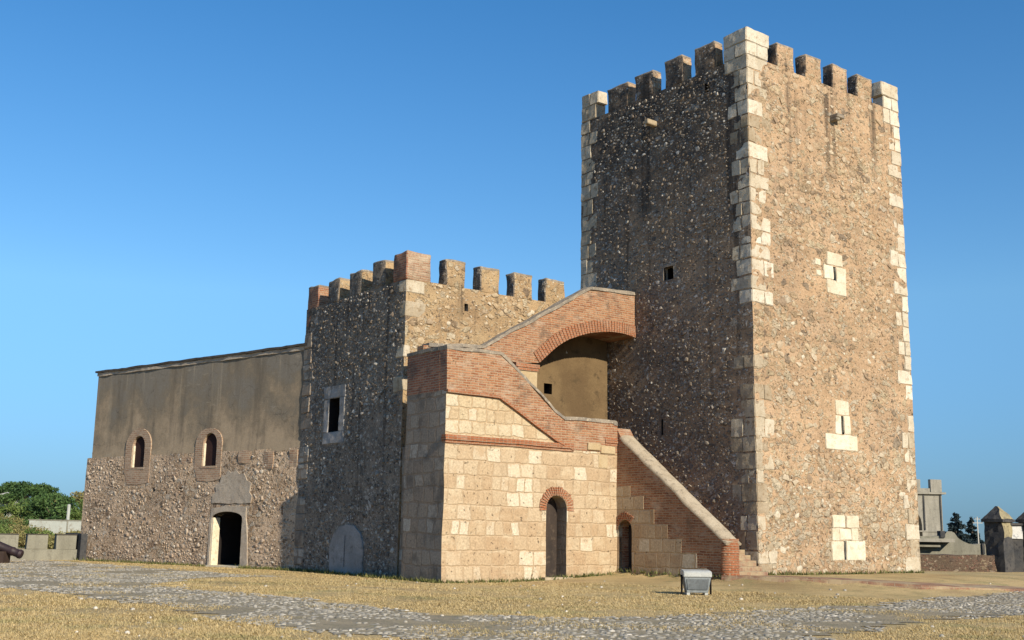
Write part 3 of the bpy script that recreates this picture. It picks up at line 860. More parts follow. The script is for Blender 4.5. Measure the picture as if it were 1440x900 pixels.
r_ = random.Random(13); rows = []; z = 18.95; i = 0
while z > 6:
    hh = r_.uniform(.5, .64); lu, lv = ((.5, .95) if i % 2 else (.8, .62))
    if z > 17.8: lu, lv = .5, .96
    rows.append((z - hh, z, lu, lv + r_.uniform(-.12, .12), r_.uniform(.2, .6))); z -= hh; i += 1
quoins(tower, (0, TD), 1, -1, rows, 3, M['quoin'])

# dressed stones framing the three slits of the sunlit side
rg = random.Random(5)


def stones(name, parent, lst, mat, label=None, tint=False):
    if name == "corner_stone":
        for q in lst:
            b_ = bmesh.new(); b_.faces.layers.float.new('tint'); bevelbox(b_, *q, .03, .03, rg, rg.uniform(.1, .5)); part(name, b_, mat, parent)
        return
    b_ = bmesh.new(); b_.faces.layers.float.new('tint')
    for q in lst:
        t = bmesh.new(); box(t, *q)
        for w_ in t.verts: w_.co += Vector((rg.uniform(-.018, .018), 0, rg.uniform(-.014, .014)))
        bmesh.ops.bevel(t, geom=t.edges[:], offset=.018, segments=2, affect='EDGES'); dice(t, .16)
        for w_ in t.verts: w_.co += noise.noise_vector(w_.co * 3.3) * .018 + noise.noise_vector(w_.co * 9) * .010
        merge(b_, t, rg.uniform(.6, 1.0))
    return part(name, b_, mat, parent, label=label)


F0, F1_ = -.028, .25
stones("slit_surround", tower, [(3.95, 4.82, F0, F1_, 10.98, 11.46), (3.78, 4.29, F0, F1_, 10.45, 10.97), (4.45, 5.02, F0, F1_, 10.36, 10.97), (3.92, 4.98, F0, F1_, 9.94, 10.44), (3.3, 3.62, F0, F1_, 10.86, 11.1), (3.35, 3.6, F0, F1_, 10.5, 10.7)], M['slab'])
stones("slit_surround", tower, [(4.14, 4.86, F0, F1_, 5.66, 6.18), (4.08, 4.42, F0, F1_, 5.0, 5.65), (4.56, 4.92, F0, F1_, 5.0, 5.65), (3.53, 5.28, F0, F1_, 4.45, 4.99)], M['slab'])
stones("slit_surround", tower, [(3.74, 4.44, F0, F1_, 1.8, 2.22), (4.5, 5.2, F0, F1_, 1.8, 2.22), (3.7, 4.1, F0, F1_, 1.38, 1.79), (4.75, 5.12, F0, F1_, 1.38, 1.79), (3.66, 4.31, F0, F1_, .7, 1.37), (4.45, 5.5, F0, F1_, .7, 1.37), (4.1, 4.75, F0 + .01, F1_, 1.4, 1.78)], M['slab'])
b_ = bmesh.new(); bevelbox(b_, 4.45, 4.88, -.34, .2, 16.52, 16.67, .03, .02, rg); bevelbox(b_, 4.45, 4.64, -.30, .2, 16.40, 16.52, .03, .02, rg)
part("water_spout", b_, M['coping'], tower)
b_ = bmesh.new(); bevelbox(b_, -.45, .2, 4.42, 4.66, 16.46, 16.66, .03, .02, rg)
part("water_spout", b_, M['slab'], tower)
b_ = bmesh.new()
for (va, vb, za, zb) in ((3.5, 4.26, 10.98, 11.08), (3.54, 3.64, 10.5, 10.98), (4.12, 4.24, 10.5, 10.98)): bevelbox(b_, -.012, .2, va, vb, za, zb, .01, .008, rg)
part("window_frame", b_, M['coping'], tower)

# ================================================================== battlemented block
midb = thing("battlemented_block", "low square stone block with battlements and black crusted left side", "building", (-4.5, 10.8, 0), FORT)
MU, MV0, MV1, MZ = -8.99, 7.16, 14.45, 9.78
bm = bmesh.new(); box(bm, MU, -.06, MV0, MV1, -.4, MZ)
dice(bm, .4); wobble(bm, .028, .9, .012, 3.6, .35)
ct = bmesh.new()
box(ct, MU - .3, MU + 1.2, 11.44, 12.22, 4.93, 6.14)
box(ct, MU - .3, MU + .5, 10.54, 10.61, .22, 1.28)
box(ct, -3.12, -2.74, MV0 - .3, MV0 + .9, 6.4, 6.78)
box(ct, -6.62, -6.46, MV0 - .2, MV0 + .25, 8.98, 9.24)
bm = boolean(bm, ct)
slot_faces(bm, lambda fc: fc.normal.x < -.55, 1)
slot_faces(bm, lambda fc: (lambda c: MU + .1 < c.x < -.2 and MV0 + .1 < c.y < MV1 - .1 and 0 < c.z < MZ - .1)(fc.calc_center_median()), 2)  # shade of the window recesses painted on their inner faces
part("wall", bm, [M['mid_lit'], M['mid_dark'], M['shade_black']], midb, 38)
facing_stones(midb, 'v', MV0, -8.7, -1.2, 7.2, 9.75, 3000, .045, .19, M['stone_mid'], 33, skip=[(-6.85, -6.2, 8.9, 9.35), (-9, -8.0, 9.25, 9.8), (-9, -8.2, 8.5, 9.05)], dens=lambda a, z: .5, hmax=.034)
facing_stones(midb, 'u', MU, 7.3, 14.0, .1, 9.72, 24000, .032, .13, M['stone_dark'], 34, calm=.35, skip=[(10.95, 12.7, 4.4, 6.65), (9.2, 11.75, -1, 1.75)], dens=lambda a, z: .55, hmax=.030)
MM_U = [(-7.42, -6.6), (-5.97, -5.15), (-4.50, -3.64), (-3.05, -2.12)]
MM_V = [(13.5, 14.42, 'brick'), (11.9, 12.77, ''), (10.27, 11.14, ''), (8.65, 9.49, '')]
for a, b in MM_U: add_merlon(midb, a, b, MV0, MV0 + .5, MZ - .05, 10.66 + rr.uniform(-.05, .03), [M['mid_lit'], M['mid_dark']])
for a, b, k_ in MM_V:
    mt = [M['brick'], M['brick_dark']] if k_ else [M['mid_lit'], M['mid_dark']]
    o_ = add_merlon(midb, MU, MU + .5, a, b, MZ - (.7 if k_ else .05) + (.0), 10.62 + rr.uniform(-.05, .05), mt)
    if k_: o_['label'] = "red brick merlon"
b_ = bmesh.new(); merlon(b_, MU - .02, MU + .96, MV0 - .02, MV0 + .85, MZ - .02, 10.74)
slot_faces(b_, lambda fc: fc.normal.x < -.55, 1)
o_ = part("merlon", b_, [M['brick_pale'], M['brick_dark']], midb, 45, "corner merlon faced with brick")
stones("corner_stone", midb, [(MU - .012, -8.25, MV0 - .012, 7.6, 9.34, 9.76), (MU - .012, -8.2, MV0 - .012, 7.5, 8.5, 9.02), (MU - .012, -8.7, MV0 - .012, 7.75, 6.0, 6.5), (MU - .012, -8.75, MV0 - .012, 7.65, 7.15, 7.55)], M['quoin'])
stones("corner_stone", midb, [(MU - .03, -8.4, 13.9 - rg.uniform(0, .3), MV1 + .03, .2 + .62 * i_, .2 + .62 * i_ + .58) for i_ in range(14) if i_ not in (4, 7)], M['ashlar_dark'])
# window frame on the shaded side
fr = [(MU - .03, MU + .3, 11.02, 12.66, 6.15, 6.6), (MU - .03, MU + .3, 11.05, 12.6, 4.5, 4.92), (MU - .03, MU + .3, 11.06, 11.43, 4.93, 6.14), (MU - .03, MU + .3, 12.23, 12.6, 4.93, 6.14)]
stones("window_frame", midb, fr, M['bluegrey'])
# blind arch of smooth grey render with a slit
b_ = bmesh.new()
prism(b_, [(9.32, -.3), (11.62, -.3), (11.66, .9), (11.42, 1.32), (11.0, 1.58), (10.5, 1.66), (10.0, 1.6), (9.55, 1.36), (9.3, .9)], 'u', MU - .05, MU + .2)
c_ = bmesh.new(); box(c_, MU - .3, MU + .6, 10.54, 10.61, .22, 1.28)
dice(b_, .25); wobble(b_, .045, 1.4, .03, 4.0, .3); b_ = boolean(b_, c_)
part("blind_arch_panel", b_, M['bluegrey'], midb)
# plaster coat behind the bridge arch
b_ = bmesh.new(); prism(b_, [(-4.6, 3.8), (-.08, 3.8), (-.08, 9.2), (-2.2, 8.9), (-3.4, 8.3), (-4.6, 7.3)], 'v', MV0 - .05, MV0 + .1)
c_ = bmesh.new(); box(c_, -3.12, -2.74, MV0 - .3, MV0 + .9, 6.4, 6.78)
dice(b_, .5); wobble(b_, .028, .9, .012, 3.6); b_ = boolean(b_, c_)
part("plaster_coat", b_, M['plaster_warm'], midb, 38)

# ================================================================== stairs
stairs = thing("outside_staircase", "brick and stone outside stair with an arched bridge to the keep", "staircase", (-5.9, 4.8, 0), FORT)
SU0, SU1, SV = -9.46, -2.52, 3.87
moulding = [(SU0, 5.70), (-7.47, 5.66), (-5.22, 4.47), (-4.47, 4.20)]
# lower ashlar block
bm = bmesh.new(); prism(bm, [(SU0, SV), (SU1, SV), (SU1, MV0 - .02), (-8.93, MV0 - .02), (-8.93, 6.12), (SU0, 6.12)], 'z', -.4, 4.16)
dice(bm, .45); wobble(bm, .03, .9, .012, 3.6)
ct = bmesh.new(); prism(ct, arch_pts(-5.12, .42, -.6, 2.24, .42), 'v', SV - .5, SV + .55)
box(ct, SU1 - .9, SU1 + .5, 3.16, 3.80, -.6, .0)
bm = boolean(bm, ct)
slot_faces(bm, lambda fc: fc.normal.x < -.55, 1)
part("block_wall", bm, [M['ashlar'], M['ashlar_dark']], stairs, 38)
# upper ashlar panel under the sloping moulding
bm = bmesh.new(); prism(bm, [(SU0, 4.15), (-4.47, 4.15), (-5.22, 4.47), (-7.47, 5.66), (SU0, 5.70)], 'v', SV + .01, 6.12)
dice(bm, .45); wobble(bm, .02, .9, .012, 3.6)
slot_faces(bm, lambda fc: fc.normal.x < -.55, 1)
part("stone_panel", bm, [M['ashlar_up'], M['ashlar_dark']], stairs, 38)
# brick parapet of the second flight
bm = bmesh.new()
prism(bm, [(SU0, 5.66), (-7.47, 5.62), (-5.22, 4.43), (-4.47, 4.16), (SU1, 4.16), (SU1, 5.14), (-4.86, 5.12), (-5.25, 5.32), (-6.84, 6.55), (-7.45, 6.96), (SU0, 6.96)], 'v', SV - .015, SV + .40)
dice(bm, .35); wobble(bm, .022, .9, .008, 3.6)
slot_faces(bm, lambda fc: fc.normal.x < -.55, 1)
part("parapet", bm, [M['brick'], M['brick_dark']], stairs, 38)
bm = bmesh.new(); box(bm, SU0 - .004, SU0 + .38, SV + .38, 6.14, 5.68, 6.96)
dice(bm, .35); wobble(bm, .022, .9, .008, 3.6)
slot_faces(bm, lambda fc: fc.normal.x < -.55, 1)
part("parapet", bm, [M['brick'], M['brick_dark']], stairs, 38)
# copings
bm = bmesh.new(); prism(bm, bridge_strip([(SU0 - .03, 6.95), (-7.44, 6.95), (-6.82, 6.55), (-5.23, 5.31), (-4.84, 5.11), (SU1 - .1, 5.13)], .11), 'v', SV - .045, SV + .44)
prism(bm, [(SU1 - .12, 5.10), (SU1 + .02, 5.05), (SU1 + .02, 5.16), (SU1 - .02, 5.22), (SU1 - .12, 5.24)], 'v', SV - .04, SV + .44)
dice(bm, .3); wobble(bm, .045, 1.3, .03, 4.5); part("coping", bm, M['coping'], stairs, 45)
bm = bmesh.new(); box(bm, SU0 - .035, SU0 + .40, SV + .45, 6.17, 6.95, 7.06); dice(bm, .3); wobble(bm, .045, 1.3, .03, 4.5); part("coping", bm, M['coping'], stairs, 45)
# brick moulding and string course
bm = bmesh.new(); prism(bm, bridge_strip([(p[0], p[1] - .075) for p in moulding], .085), 'v', SV - .085, SV + .1); dice(bm, .4); wobble(bm, .022, .9, .008, 3.6)
part("sloping_moulding", bm, M['brick_red'], stairs)
bm = bmesh.new()
for zz, pr in ((4.10, .05), (4.185, .10), (4.27, .06)): box(bm, SU0 - pr * .4, -4.42, SV - pr, SV + .15, zz, zz + .074)
for zz, pr in ((4.38, .03), (4.47, .06), (4.56, .03)): box(bm, SU1 - .55, SU1 + .02, SV - pr, SV + .15, zz, zz + .074)
dice(bm, .4); wobble(bm, .022, .9, .008, 3.6); part("string_course", bm, M['brick_red'], stairs)
bm = bmesh.new(); bevelbox(bm, -3.85, -3.3, SV - .07, SV + .2, 4.18, 4.42, .02, .015, rg); bevelbox(bm, -3.27, -2.62, SV - .05, SV + .2, 4.1, 4.36, .02, .015, rg); bevelbox(bm, -3.35, -2.95, SV - .025, SV + .2, 3.62, 4.06, .02, .015, rg)
part("corbel_stones", bm, M['cream'], stairs)
# arch rings over the two small doors: separate bricks on edge


def brick_ring(name, parent, c, r0, r1, zs, plane, a, b, a0, a1, n, mat, gap=.28, sz=1.0):
    b__ = bmesh.new()
    for i_ in range(n):
        t0 = a0 + (a1 - a0) * (i_ + gap / 2) / n; t1 = a0 + (a1 - a0) * (i_ + 1 - gap / 2) / n
        rj = rg.uniform(-.02, .03)
        pts = [(c + rad * math.cos(R(t)), zs + sz * rad * math.sin(R(t))) for rad, t in ((r0, t0), (r1 + rj, t0), (r1 + rj, t1), (r0, t1))]
        prism(b__, pts, plane, a, b)
    return part(name, b__, mat, parent)


brick_ring("arch_ring", stairs, -5.12, .43, .70, 2.24, 'v', SV - .03, SV + .2, -8, 188, 23, M['brick_red'])
b_ = bmesh.new(); prism(b_, arch_pts(-5.12, .44, -.3, 2.24, .44), 'v', SV + .50, SV + .56)
d_ = part("door", b_, M['door'], stairs)
b_ = bmesh.new(); box(b_, -5.7, -4.55, SV - .18, SV + .45, -.1, .10); dice(b_, .3); wobble(b_, .02)
part("doorstep", b_, M['coping_pale'], stairs)

# flank wall of the first flight (shaded side), brick over stone
WU = SU1
prof = [(3.9, -.4), (3.9, 5.0), (3.57, 4.52), (-.78, 1.33), (-.80, -.4)]
bm = bmesh.new(); prism(bm, prof, 'u', WU, WU + .62)
dice(bm, .4); wobble(bm, .022, .9, .010, 3.6)
ct = bmesh.new(); prism(ct, arch_pts(3.47, .32, -.6, 1.62, .32), 'u', WU - .5, WU + .5)
bm = boolean(bm, ct)
part("flank_wall", bm, M['brick'], stairs, 38, "brick flank wall of the lowest flight")
pan = [(3.88, -.35), (3.88, 3.0), (3.2, 3.05), (3.2, 2.7), (2.6, 2.7), (2.6, 2.28), (2.1, 2.28), (2.1, 1.80), (1.5, 1.80), (1.5, 1.36), (.9, 1.36), (.9, .92), (.25, .92), (.25, .5), (-.15, .5), (-.15, -.35)]
bm = bmesh.new(); prism(bm, pan, 'u', WU - .010, WU + .15)
dice(bm, .4); wobble(bm, .022, .9, .010, 3.6)
ct = bmesh.new(); prism(ct, arch_pts(3.47, .32, -.6, 1.62, .32), 'u', WU - .5, WU + .5)
bm = boolean(bm, ct)
part("stone_panel", bm, M['ashlar'], stairs, 38)
brick_ring("arch_ring", stairs, 3.47, .33, .56, 1.62, 'u', WU - .045, WU + .1, 0, 140, 13, M['brick_red'])
b_ = bmesh.new(); prism(b_, arch_pts(3.47, .34, -.3, 1.62, .34), 'u', WU + .44, WU + .5); part("door", b_, M['door'], stairs)
# rounded stone coping up the slope
bm = bmesh.new()
sec = []
for i in range(9):
    a = math.pi * i / 8; sec.append((.33 * math.cos(a), .11 * math.sin(a)))
sec = [(.33, -.04)] + sec + [(-.33, -.04)]
p0, p1 = Vector((0, -.98, 1.22)), Vector((0, 3.72, 4.66)); dirv = (p1 - p0).normalized(); nrm = Vector((0, -dirv.z, dirv.y)); prev = None
NS = 22
for i in range(NS + 1):
    c0 = p0.lerp(p1, i / NS) + Vector((WU + .31, 0, 0))
    rowv = [bm.verts.new(c0 + Vector((q[0], 0, 0)) + nrm * q[1]) for q in sec]
    if prev:
        for k_ in range(len(sec)): bm.faces.new((prev[k_], prev[(k_ + 1) % len(sec)], rowv[(k_ + 1) % len(sec)], rowv[k_]))
    else: bm.faces.new(rowv)
    prev = rowv
bm.faces.new(prev[::-1]); wobble(bm, .03, 1.1, .02, 4.0)
part("handrail_coping", bm, M['coping_pale'], stairs, 50)
# courses at the rounded brick pier at the foot
bm = bmesh.new()
for i in range(18):
    zc = .12 + i * .0725
    t = bmesh.new(); bmesh.ops.create_cone(t, cap_ends=True, segments=16, radius1=.335 + rg.uniform(-.012, .012), radius2=.335, depth=.056)
    for q in t.verts: q.co = Vector((WU + .31 + q.co.x, -.80 + q.co.y * .75, zc + q.co.z))
    merge(bm, t)
for i in range(1):
    t = bmesh.new(); bmesh.ops.create_cone(t, cap_ends=True, segments=16, radius1=.312, radius2=.312, depth=1.5)
    for q in t.verts: q.co = Vector((WU + .31 + q.co.x, -.80 + q.co.y * .75, .62 + q.co.z))
    merge(bm, t)
part("foot_pier", bm, M['brick_red'], stairs, 40)


def flight(name, n, start, run, rise, across, plane, base, mat):
    """a solid flight of steps: profile along the run, extruded across"""
    pts = [(start[0], base)]
    x, z_ = start
    for _ in range(n):
        pts.append((x, z_ + rise)); z_ += rise; x += run; pts.append((x, z_))
    pts.append((x, base))
    b__ = bmesh.new(); prism(b__, pts, plane, *across)
    return part(name, b__, mat, stairs)


flight("steps", 23, (-.42, .22), 5.4 / 23, (4.0 - .22) / 23, (WU + .6, -.05), 'u', -.3, M['pathbrick'])
bm = bmesh.new(); box(bm, -2.50, -.06, 4.97, 5.66, 3.7, 4.0); part("landing", bm, M['pathbrick'], stairs)
flight("steps", 11, (-4.5, 4.1), -2.95 / 11, 1.9 / 11, (SV + .42, 5.66), 'v', 3.9, M['pathbrick'])
# bridge flight, its arch and the pier that carries it
bm = bmesh.new()
arch = [(-4.5, 7.22), (-4.1, 7.56), (-3.7, 7.88), (-3.2, 8.18), (-2.7, 8.38), (-2.2, 8.53), (-1.7, 8.63), (-1.2, 8.69), (-.7, 8.69), (-.3, 8.65), (-.03, 8.60)]
prism(bm, [(-9.2, 7.14)] + [(-5.3, 7.14)] + arch + [(-.03, 10.20), (-2.2, 10.12), (-6.85, 7.47), (-9.2, 7.3)], 'v', 5.65, 6.02)
dice(bm, .35); wobble(bm, .02, .9, .008, 3.6)
part("bridge_parapet", bm, M['brick'], stairs, 38)
bm = bmesh.new()
prism(bm, [(-8.6, 6.0), (-6.3, 6.5), (-5.3, 7.14)] + arch + [(-.03, 9.25), (-2.2, 9.2), (-6.85, 6.62), (-8.6, 6.5)], 'v', 6.025, MV0 - .015)
dice(bm, .35); wobble(bm, .02, .9, .008, 3.6)
part("bridge", bm, M['brick'], stairs, 38)
ring = list(arch)
out = []
for i, p in enumerate(arch):
    a = Vector(arch[max(0, i - 1)]); b = Vector(arch[min(len(arch) - 1, i + 1)]); t = (b - a).normalized(); out.append((p[0] - t.y * .42, p[1] + t.x * .42))
bm = bmesh.new()
for i in range(len(arch) - 1):
    for j in range(4):
        f0, f1 = (j + .09) / 4, (j + .91) / 4
        L0 = Vector(arch[i]).lerp(Vector(arch[i + 1]), f0); L1 = Vector(arch[i]).lerp(Vector(arch[i + 1]), f1); O0 = Vector(out[i]).lerp(Vector(out[i + 1]), f0); O1 = Vector(out[i]).lerp(Vector(out[i + 1]), f1)
        prism(bm, [tuple(L0), tuple(L1), tuple(O1), tuple(O0)], 'v', 5.612, 5.8)
wobble(bm, .02, .9, .008, 3.6)
part("bridge_arch_ring", bm, M['brick_red'], stairs)
bm = bmesh.new(); prism(bm, bridge_strip([(-9.0, 7.28), (-6.84, 7.46), (-2.22, 10.11), (-.03, 10.19)], .12), 'v', 5.61, 6.02); dice(bm, .3); wobble(bm, .045, 1.3, .03, 4.5)
part("coping", bm, M['coping'], stairs, 45)
bm = bmesh.new(); box(bm, -5.36, -4.56, 5.67, MV0 - .02, 4.0, 6.9); dice(bm, .4); wobble(bm, .02, .9, .008, 3.6); part("bridge_pier", bm, M['cream'], stairs, 38)
bm = bmesh.new(); box(bm, -5.5, -4.5, 5.60, MV0 - .03, 7.0, 7.14); box(bm, -5.42, -4.53, 5.63, MV0 - .03, 6.9, 7.0); dice(bm, .4); wobble(bm, .02, .9, .008, 3.6); part("springer", bm, M['brick_red'], stairs)

# ================================================================== long hall
hall = thing("long_hall", "long low hall with brown plaster above rubble and an open arched door", "building", (3.5, 7.0, 0), HALL)
# facade plane x = 0, y runs along it
DEP = 7.0
bm = bmesh.new(); box(bm, 0, DEP, -.5, 14.42, -.5, 4.5)
for q in bm.verts:
    if q.co.y > 14: q.co.y += .12 if q.co.z < 0 else 0
dice(bm, .38); wobble(bm, .03, .9, .016, 3.2)
ct = bmesh.new()
prism(ct, arch_pts(4.10, .95, -.8, 1.86, .26), 'u', -.6, 5.4)
for c0, hw, z0, zs in ((10.47, .49, 3.98, 4.9), (5.50, .48, 3.92, 4.82)): box(ct, -.6, 3.0, c0 - hw, c0 + hw, z0, 4.6)
box(ct, -.4, .5, .82, .92, 2.04, 2.34); box(ct, -.4, .35, 9.05, 9.3, 2.95, 3.12); box(ct, -.4, .35, 7.1, 7.4, 2.9, 3.1); box(ct, -.4, .3, 8.2, 8.35, 2.85, 2.98); box(ct, -.4, .3, 5.5, 5.66, 1.0, 1.12)
bm = boolean(bm, ct)
slot_faces(bm, lambda fc: (lambda c: .33 < c.x < 6.5 and .1 < c.y < 13.9 and c.z < 4.4)(fc.calc_center_median()), 1)  # doorway interior blackened by colour to read as shade
part("lower_wall", bm, [M['hall'], M['shade_black']], hall, 38)
facing_stones(hall, 'u', 0, .1, 14.3, .05, 4.36, 14000, .04, .15, M['stone_hall'], 35, wob=(.03, .9, .016, 3.2), dens=lambda a, z: .46, hmax=.024,
              skip=[(2.4, 5.3, -1, 2.5), (2.7, 5.2, 2.4, 3.7), (3.4, 4.5, 3.6, 4), (9.3, 11.65, 3.1, 5), (4.6, 6.7, 3.2, 5), (.75, 1, 2, 2.4)])
bm = bmesh.new(); box(bm, .035, DEP, -.5, 14.12, 4.48, 8.36)
dice(bm, .5); wobble(bm, .016, .7, .004, 3.2)
ct = bmesh.new()
for c0, hw, z0, zs in ((10.47, .49, 3.98, 4.88), (5.50, .48, 3.92, 4.80)): prism(ct, arch_pts(c0, hw, 4.4, zs, .46), 'u', -.6, 3.0)
bm = boolean(bm, ct)
part("plaster_wall", bm, M['plaster'], hall, 38)
# ragged lower edge of the plaster: a thin coat that runs down over the stones
bm = bmesh.new(); r_ = random.Random(8); pts = []
y = 14.05
low = []
while y > -.2:
    low.append((y, 4.42 + .16 * noise.noise((y * .9, 0, 1)) + r_.uniform(-.05, .05))); y -= r_.uniform(.15, .35)
prism(bm, [(14.1, 4.75), *low, (-.2, 4.75)], 'u', .012, .2)
ct = bmesh.new()
for c0, hw, z0, zs in ((10.47, .49, 3.98, 4.88), (5.50, .48, 3.92, 4.80)): prism(ct, arch_pts(c0, hw, 3.4, zs, .46), 'u', -.6, 3.0)
bm = boolean(bm, ct)
part("plaster_edge", bm, M['plaster'], hall)
bm = bmesh.new(); box(bm, -.01, DEP + .1, -.5, 14.18, 8.22, 8.37); dice(bm, .25); wobble(bm, .03, 1.2, .03, 4); part("eaves_course", bm, M['plaster_grey'], hall)
bm = bmesh.new(); box(bm, -.07, DEP + .1, -.5, 14.24, 8.37, 8.46); dice(bm, .3); wobble(bm, .035, .6, .022, 3); part("roof", bm, M['roof'], hall)


def arched_window(c0, hw, z0, zs, s0, s1, sz0, sz1, lab):
    """brick surround set into the wall round an arched opening"""
    top = zs + .46
    rim = [(s0, z0 - .02), (s0 - .02, zs + .1)]
    n_ = 10
    mid = (s0 + s1) / 2; hw2 = (s1 - s0) / 2
    outer = [(mid + hw2 * math.cos(math.pi * i_ / n_), zs + .05 + (sz1 - zs - .05) * math.sin(math.pi * i_ / n_)) for i_ in range(n_ + 1)]
    poly = [(s0, sz0 + .1), (mid - .1, sz0), (s1 - .25, sz0 + .05), (s1, sz0 + .6)] + outer
    b__ = bmesh.new(); prism(b__, poly, 'u', -.018, .4)
    dice(b__, .35); wobble(b__, .016, .9, .012, 3.2)
    c__ = bmesh.new(); prism(c__, arch_pts(c0, hw, z0, zs, .46), 'u', -.6, 3.0)
    b__ = boolean(b__, c__)
    f_ = part("brick_surround", b__, M['hall_brick'], hall)
    # sunlit jamb painted pale; brown-black sheet stands in for the shade within
    b__ = bmesh.new(); box(b__, .02, .13, c0 + hw - .05, c0 + hw + .05, z0, zs + .05); part("reveal", b__, M['jamb'], f_)
    b__ = bmesh.new(); prism(b__, arch_pts(c0, hw + .02, z0 - .02, zs, .48), 'u', .11, .17); part("opening_shade", b__, M['opening_shade'], f_)
    b__ = bmesh.new(); box(b__, -.03, .4, c0 - hw - .06, c0 + hw + .06, z0 - .09, z0); wobble(b__, .01); part("sill", b__, M['hall_brick'], f_)


M['hall_brick'] = courses("faded_brick_surround", .27, .085, .018, [(.34, .215, .14), (.39, .26, .175), (.31, .18, .115), (.43, .31, .22)], (.41, .32, .225), wamt=.02, wsc=2, pits=.3, bump=.6, bd=.012, msm=.2, squash=1.0, blot=.35)
M['opening_shade'] = plain("dark_opening_shade", (.045, .022, .018), (.032, .017, .015), 2.0, None, .3, .005)  # colour of the shade inside the hall windows
arched_window(10.47, .46, 4.0, 4.9, 9.56, 11.42, 3.24, 5.68, 1)
arched_window(5.50, .45, 3.94, 4.82, 4.72, 6.46, 3.3, 5.48, 2)
# door surround
poly = [(5.14, -.3), (5.2, 1.2), (5.12, 2.26), (4.2, 2.34), (2.98, 2.28), (2.86, 1.5), (2.72, -.3)]
b_ = bmesh.new(); prism(b_, poly, 'u', -.036, .4); dice(b_, .25); wobble(b_, .05, 1.3, .05, 3.6, .25)
c_ = bmesh.new(); prism(c_, arch_pts(4.10, .95, -.8, 1.86, .26), 'u', -.6, 5.4); b_ = boolean(b_, c_)
ds = part("door_surround", b_, M['plaster_grey'], hall)
b_ = bmesh.new(); box(b_, -.015, .32, 4.97, 5.10, -.2, 1.88); part("reveal", b_, M['jamb'], ds)  # only the sunlit jamb is lined, paler than the wall
b_ = bmesh.new(); box(b_, -.15, .9, 3.1, 5.1, -.3, .03); part("doorstep", b_, M['jamb'], ds)
b_ = bmesh.new(); r_ = random.Random(3)
pp = [(5.1, 2.42), (5.14, 2.75), (4.9, 2.9), (4.95, 3.15), (4.66, 3.28), (4.6, 3.5), (4.35, 3.55), (4.2, 3.75), (3.98, 3.66), (3.72, 3.72), (3.45, 3.6), (3.2, 3.62), (3.0, 3.3), (2.75, 3.2), (2.82, 2.85), (2.66, 2.7), (2.74, 2.42)]
prism(b_, pp, 'u', -.034, .3); dice(b_, .25); wobble(b_, .06, 1.5, .05, 4, .25)
part("cement_patch", b_, M['plaster_grey'], hall)
for (y0, y1, z0, z1) in ((1.55, 2.1, 3.75, 4.4), (.15, .6, 3.8, 4.45), (2.9, 3.6, 4.0, 4.45), (7.4, 8.2, 3.6, 3.8), (6.7, 7.3, 4.1, 4.3)):
    b_ = bmesh.new(); box(b_, -.014, .2, y0, y1, z0, z1); dice(b_, .25); wobble(b_, .06, 1.7, .02, 4); part("brick_patch", b_, M['hall_brick'], hall)

# ================================================================== floodlight on the lawn
fx, fy = 4.80, 29.75
fz = hgt(fx, fy)
FL = Matrix.Translation((fx, fy, fz)) @ Matrix.Rotation(R(2), 4, 'Z')
fl = thing("floodlight", "grey metal floodlight box standing on the dry lawn before the stair", "floodlight", (0, 0, 0), FL)
b_ = bmesh.new()
A = [(-.27, -.17), (.27, -.17), (.27, .17), (-.27, .17)]; B = [(-.345, -.22), (.345, -.22), (.345, .22), (-.345, .22)]
va = [b_.verts.new((*p, .06)) for p in A]; vb = [b_.verts.new((*p, .45)) for p in B]
b_.faces.new(va[::-1]); b_.faces.new(vb)
for i in range(4): b_.faces.new((va[i], va[(i + 1) % 4], vb[(i + 1) % 4], vb[i]))
bmesh.ops.bevel(b_, geom=b_.edges[:], offset=.012, segments=2, affect='EDGES'); part("housing", b_, M['metal'], fl)
b_ = bmesh.new(); prism(b_, [(-.25, .45), (.25, .45), (.25, .60), (.20, .63), (-.18, .60), (-.25, .56)], 'u', -.36, .36)
bmesh.ops.bevel(b_, geom=b_.edges[:], offset=.012, segments=2, affect='EDGES'); part("lid", b_, M['metal_pale'], fl)
b_ = bmesh.new()
t0 = [(-.25, -.2065, .14), (.25, -.2065, .14), (.285, -.2305, .40), (-.285, -.2305, .40)]; vf = [b_.verts.new(q) for q in t0]; vk = [b_.verts.new((q[0], q[1] + .03, q[2])) for q in t0]
b_.faces.new(vf); b_.faces.new(vk[::-1])
for i in range(4): b_.faces.new((vf[i], vk[i], vk[(i + 1) % 4], vf[(i + 1) % 4]))
part("front_panel", b_, M['panel'], fl)
for s in (-1, 1):
    b_ = bmesh.new(); box(b_, s * .37 - .015, s * .37 + .015, -.06, .06, .0, .5); box(b_, s * .37 - .03, s * .37 + .03, -.04, .04, .44, .50); bmesh.ops.bevel(b_, geom=b_.edges[:], offset=.006, segments=1, affect='EDGES')
    part("bracket", b_, M['shade_black'], fl)
    b_ = bmesh.new(); box(b_, s * .23 - .04, s * .23 + .04, -.16, .16, -.03, .065); part("foot", b_, M['metal_pale'], fl)

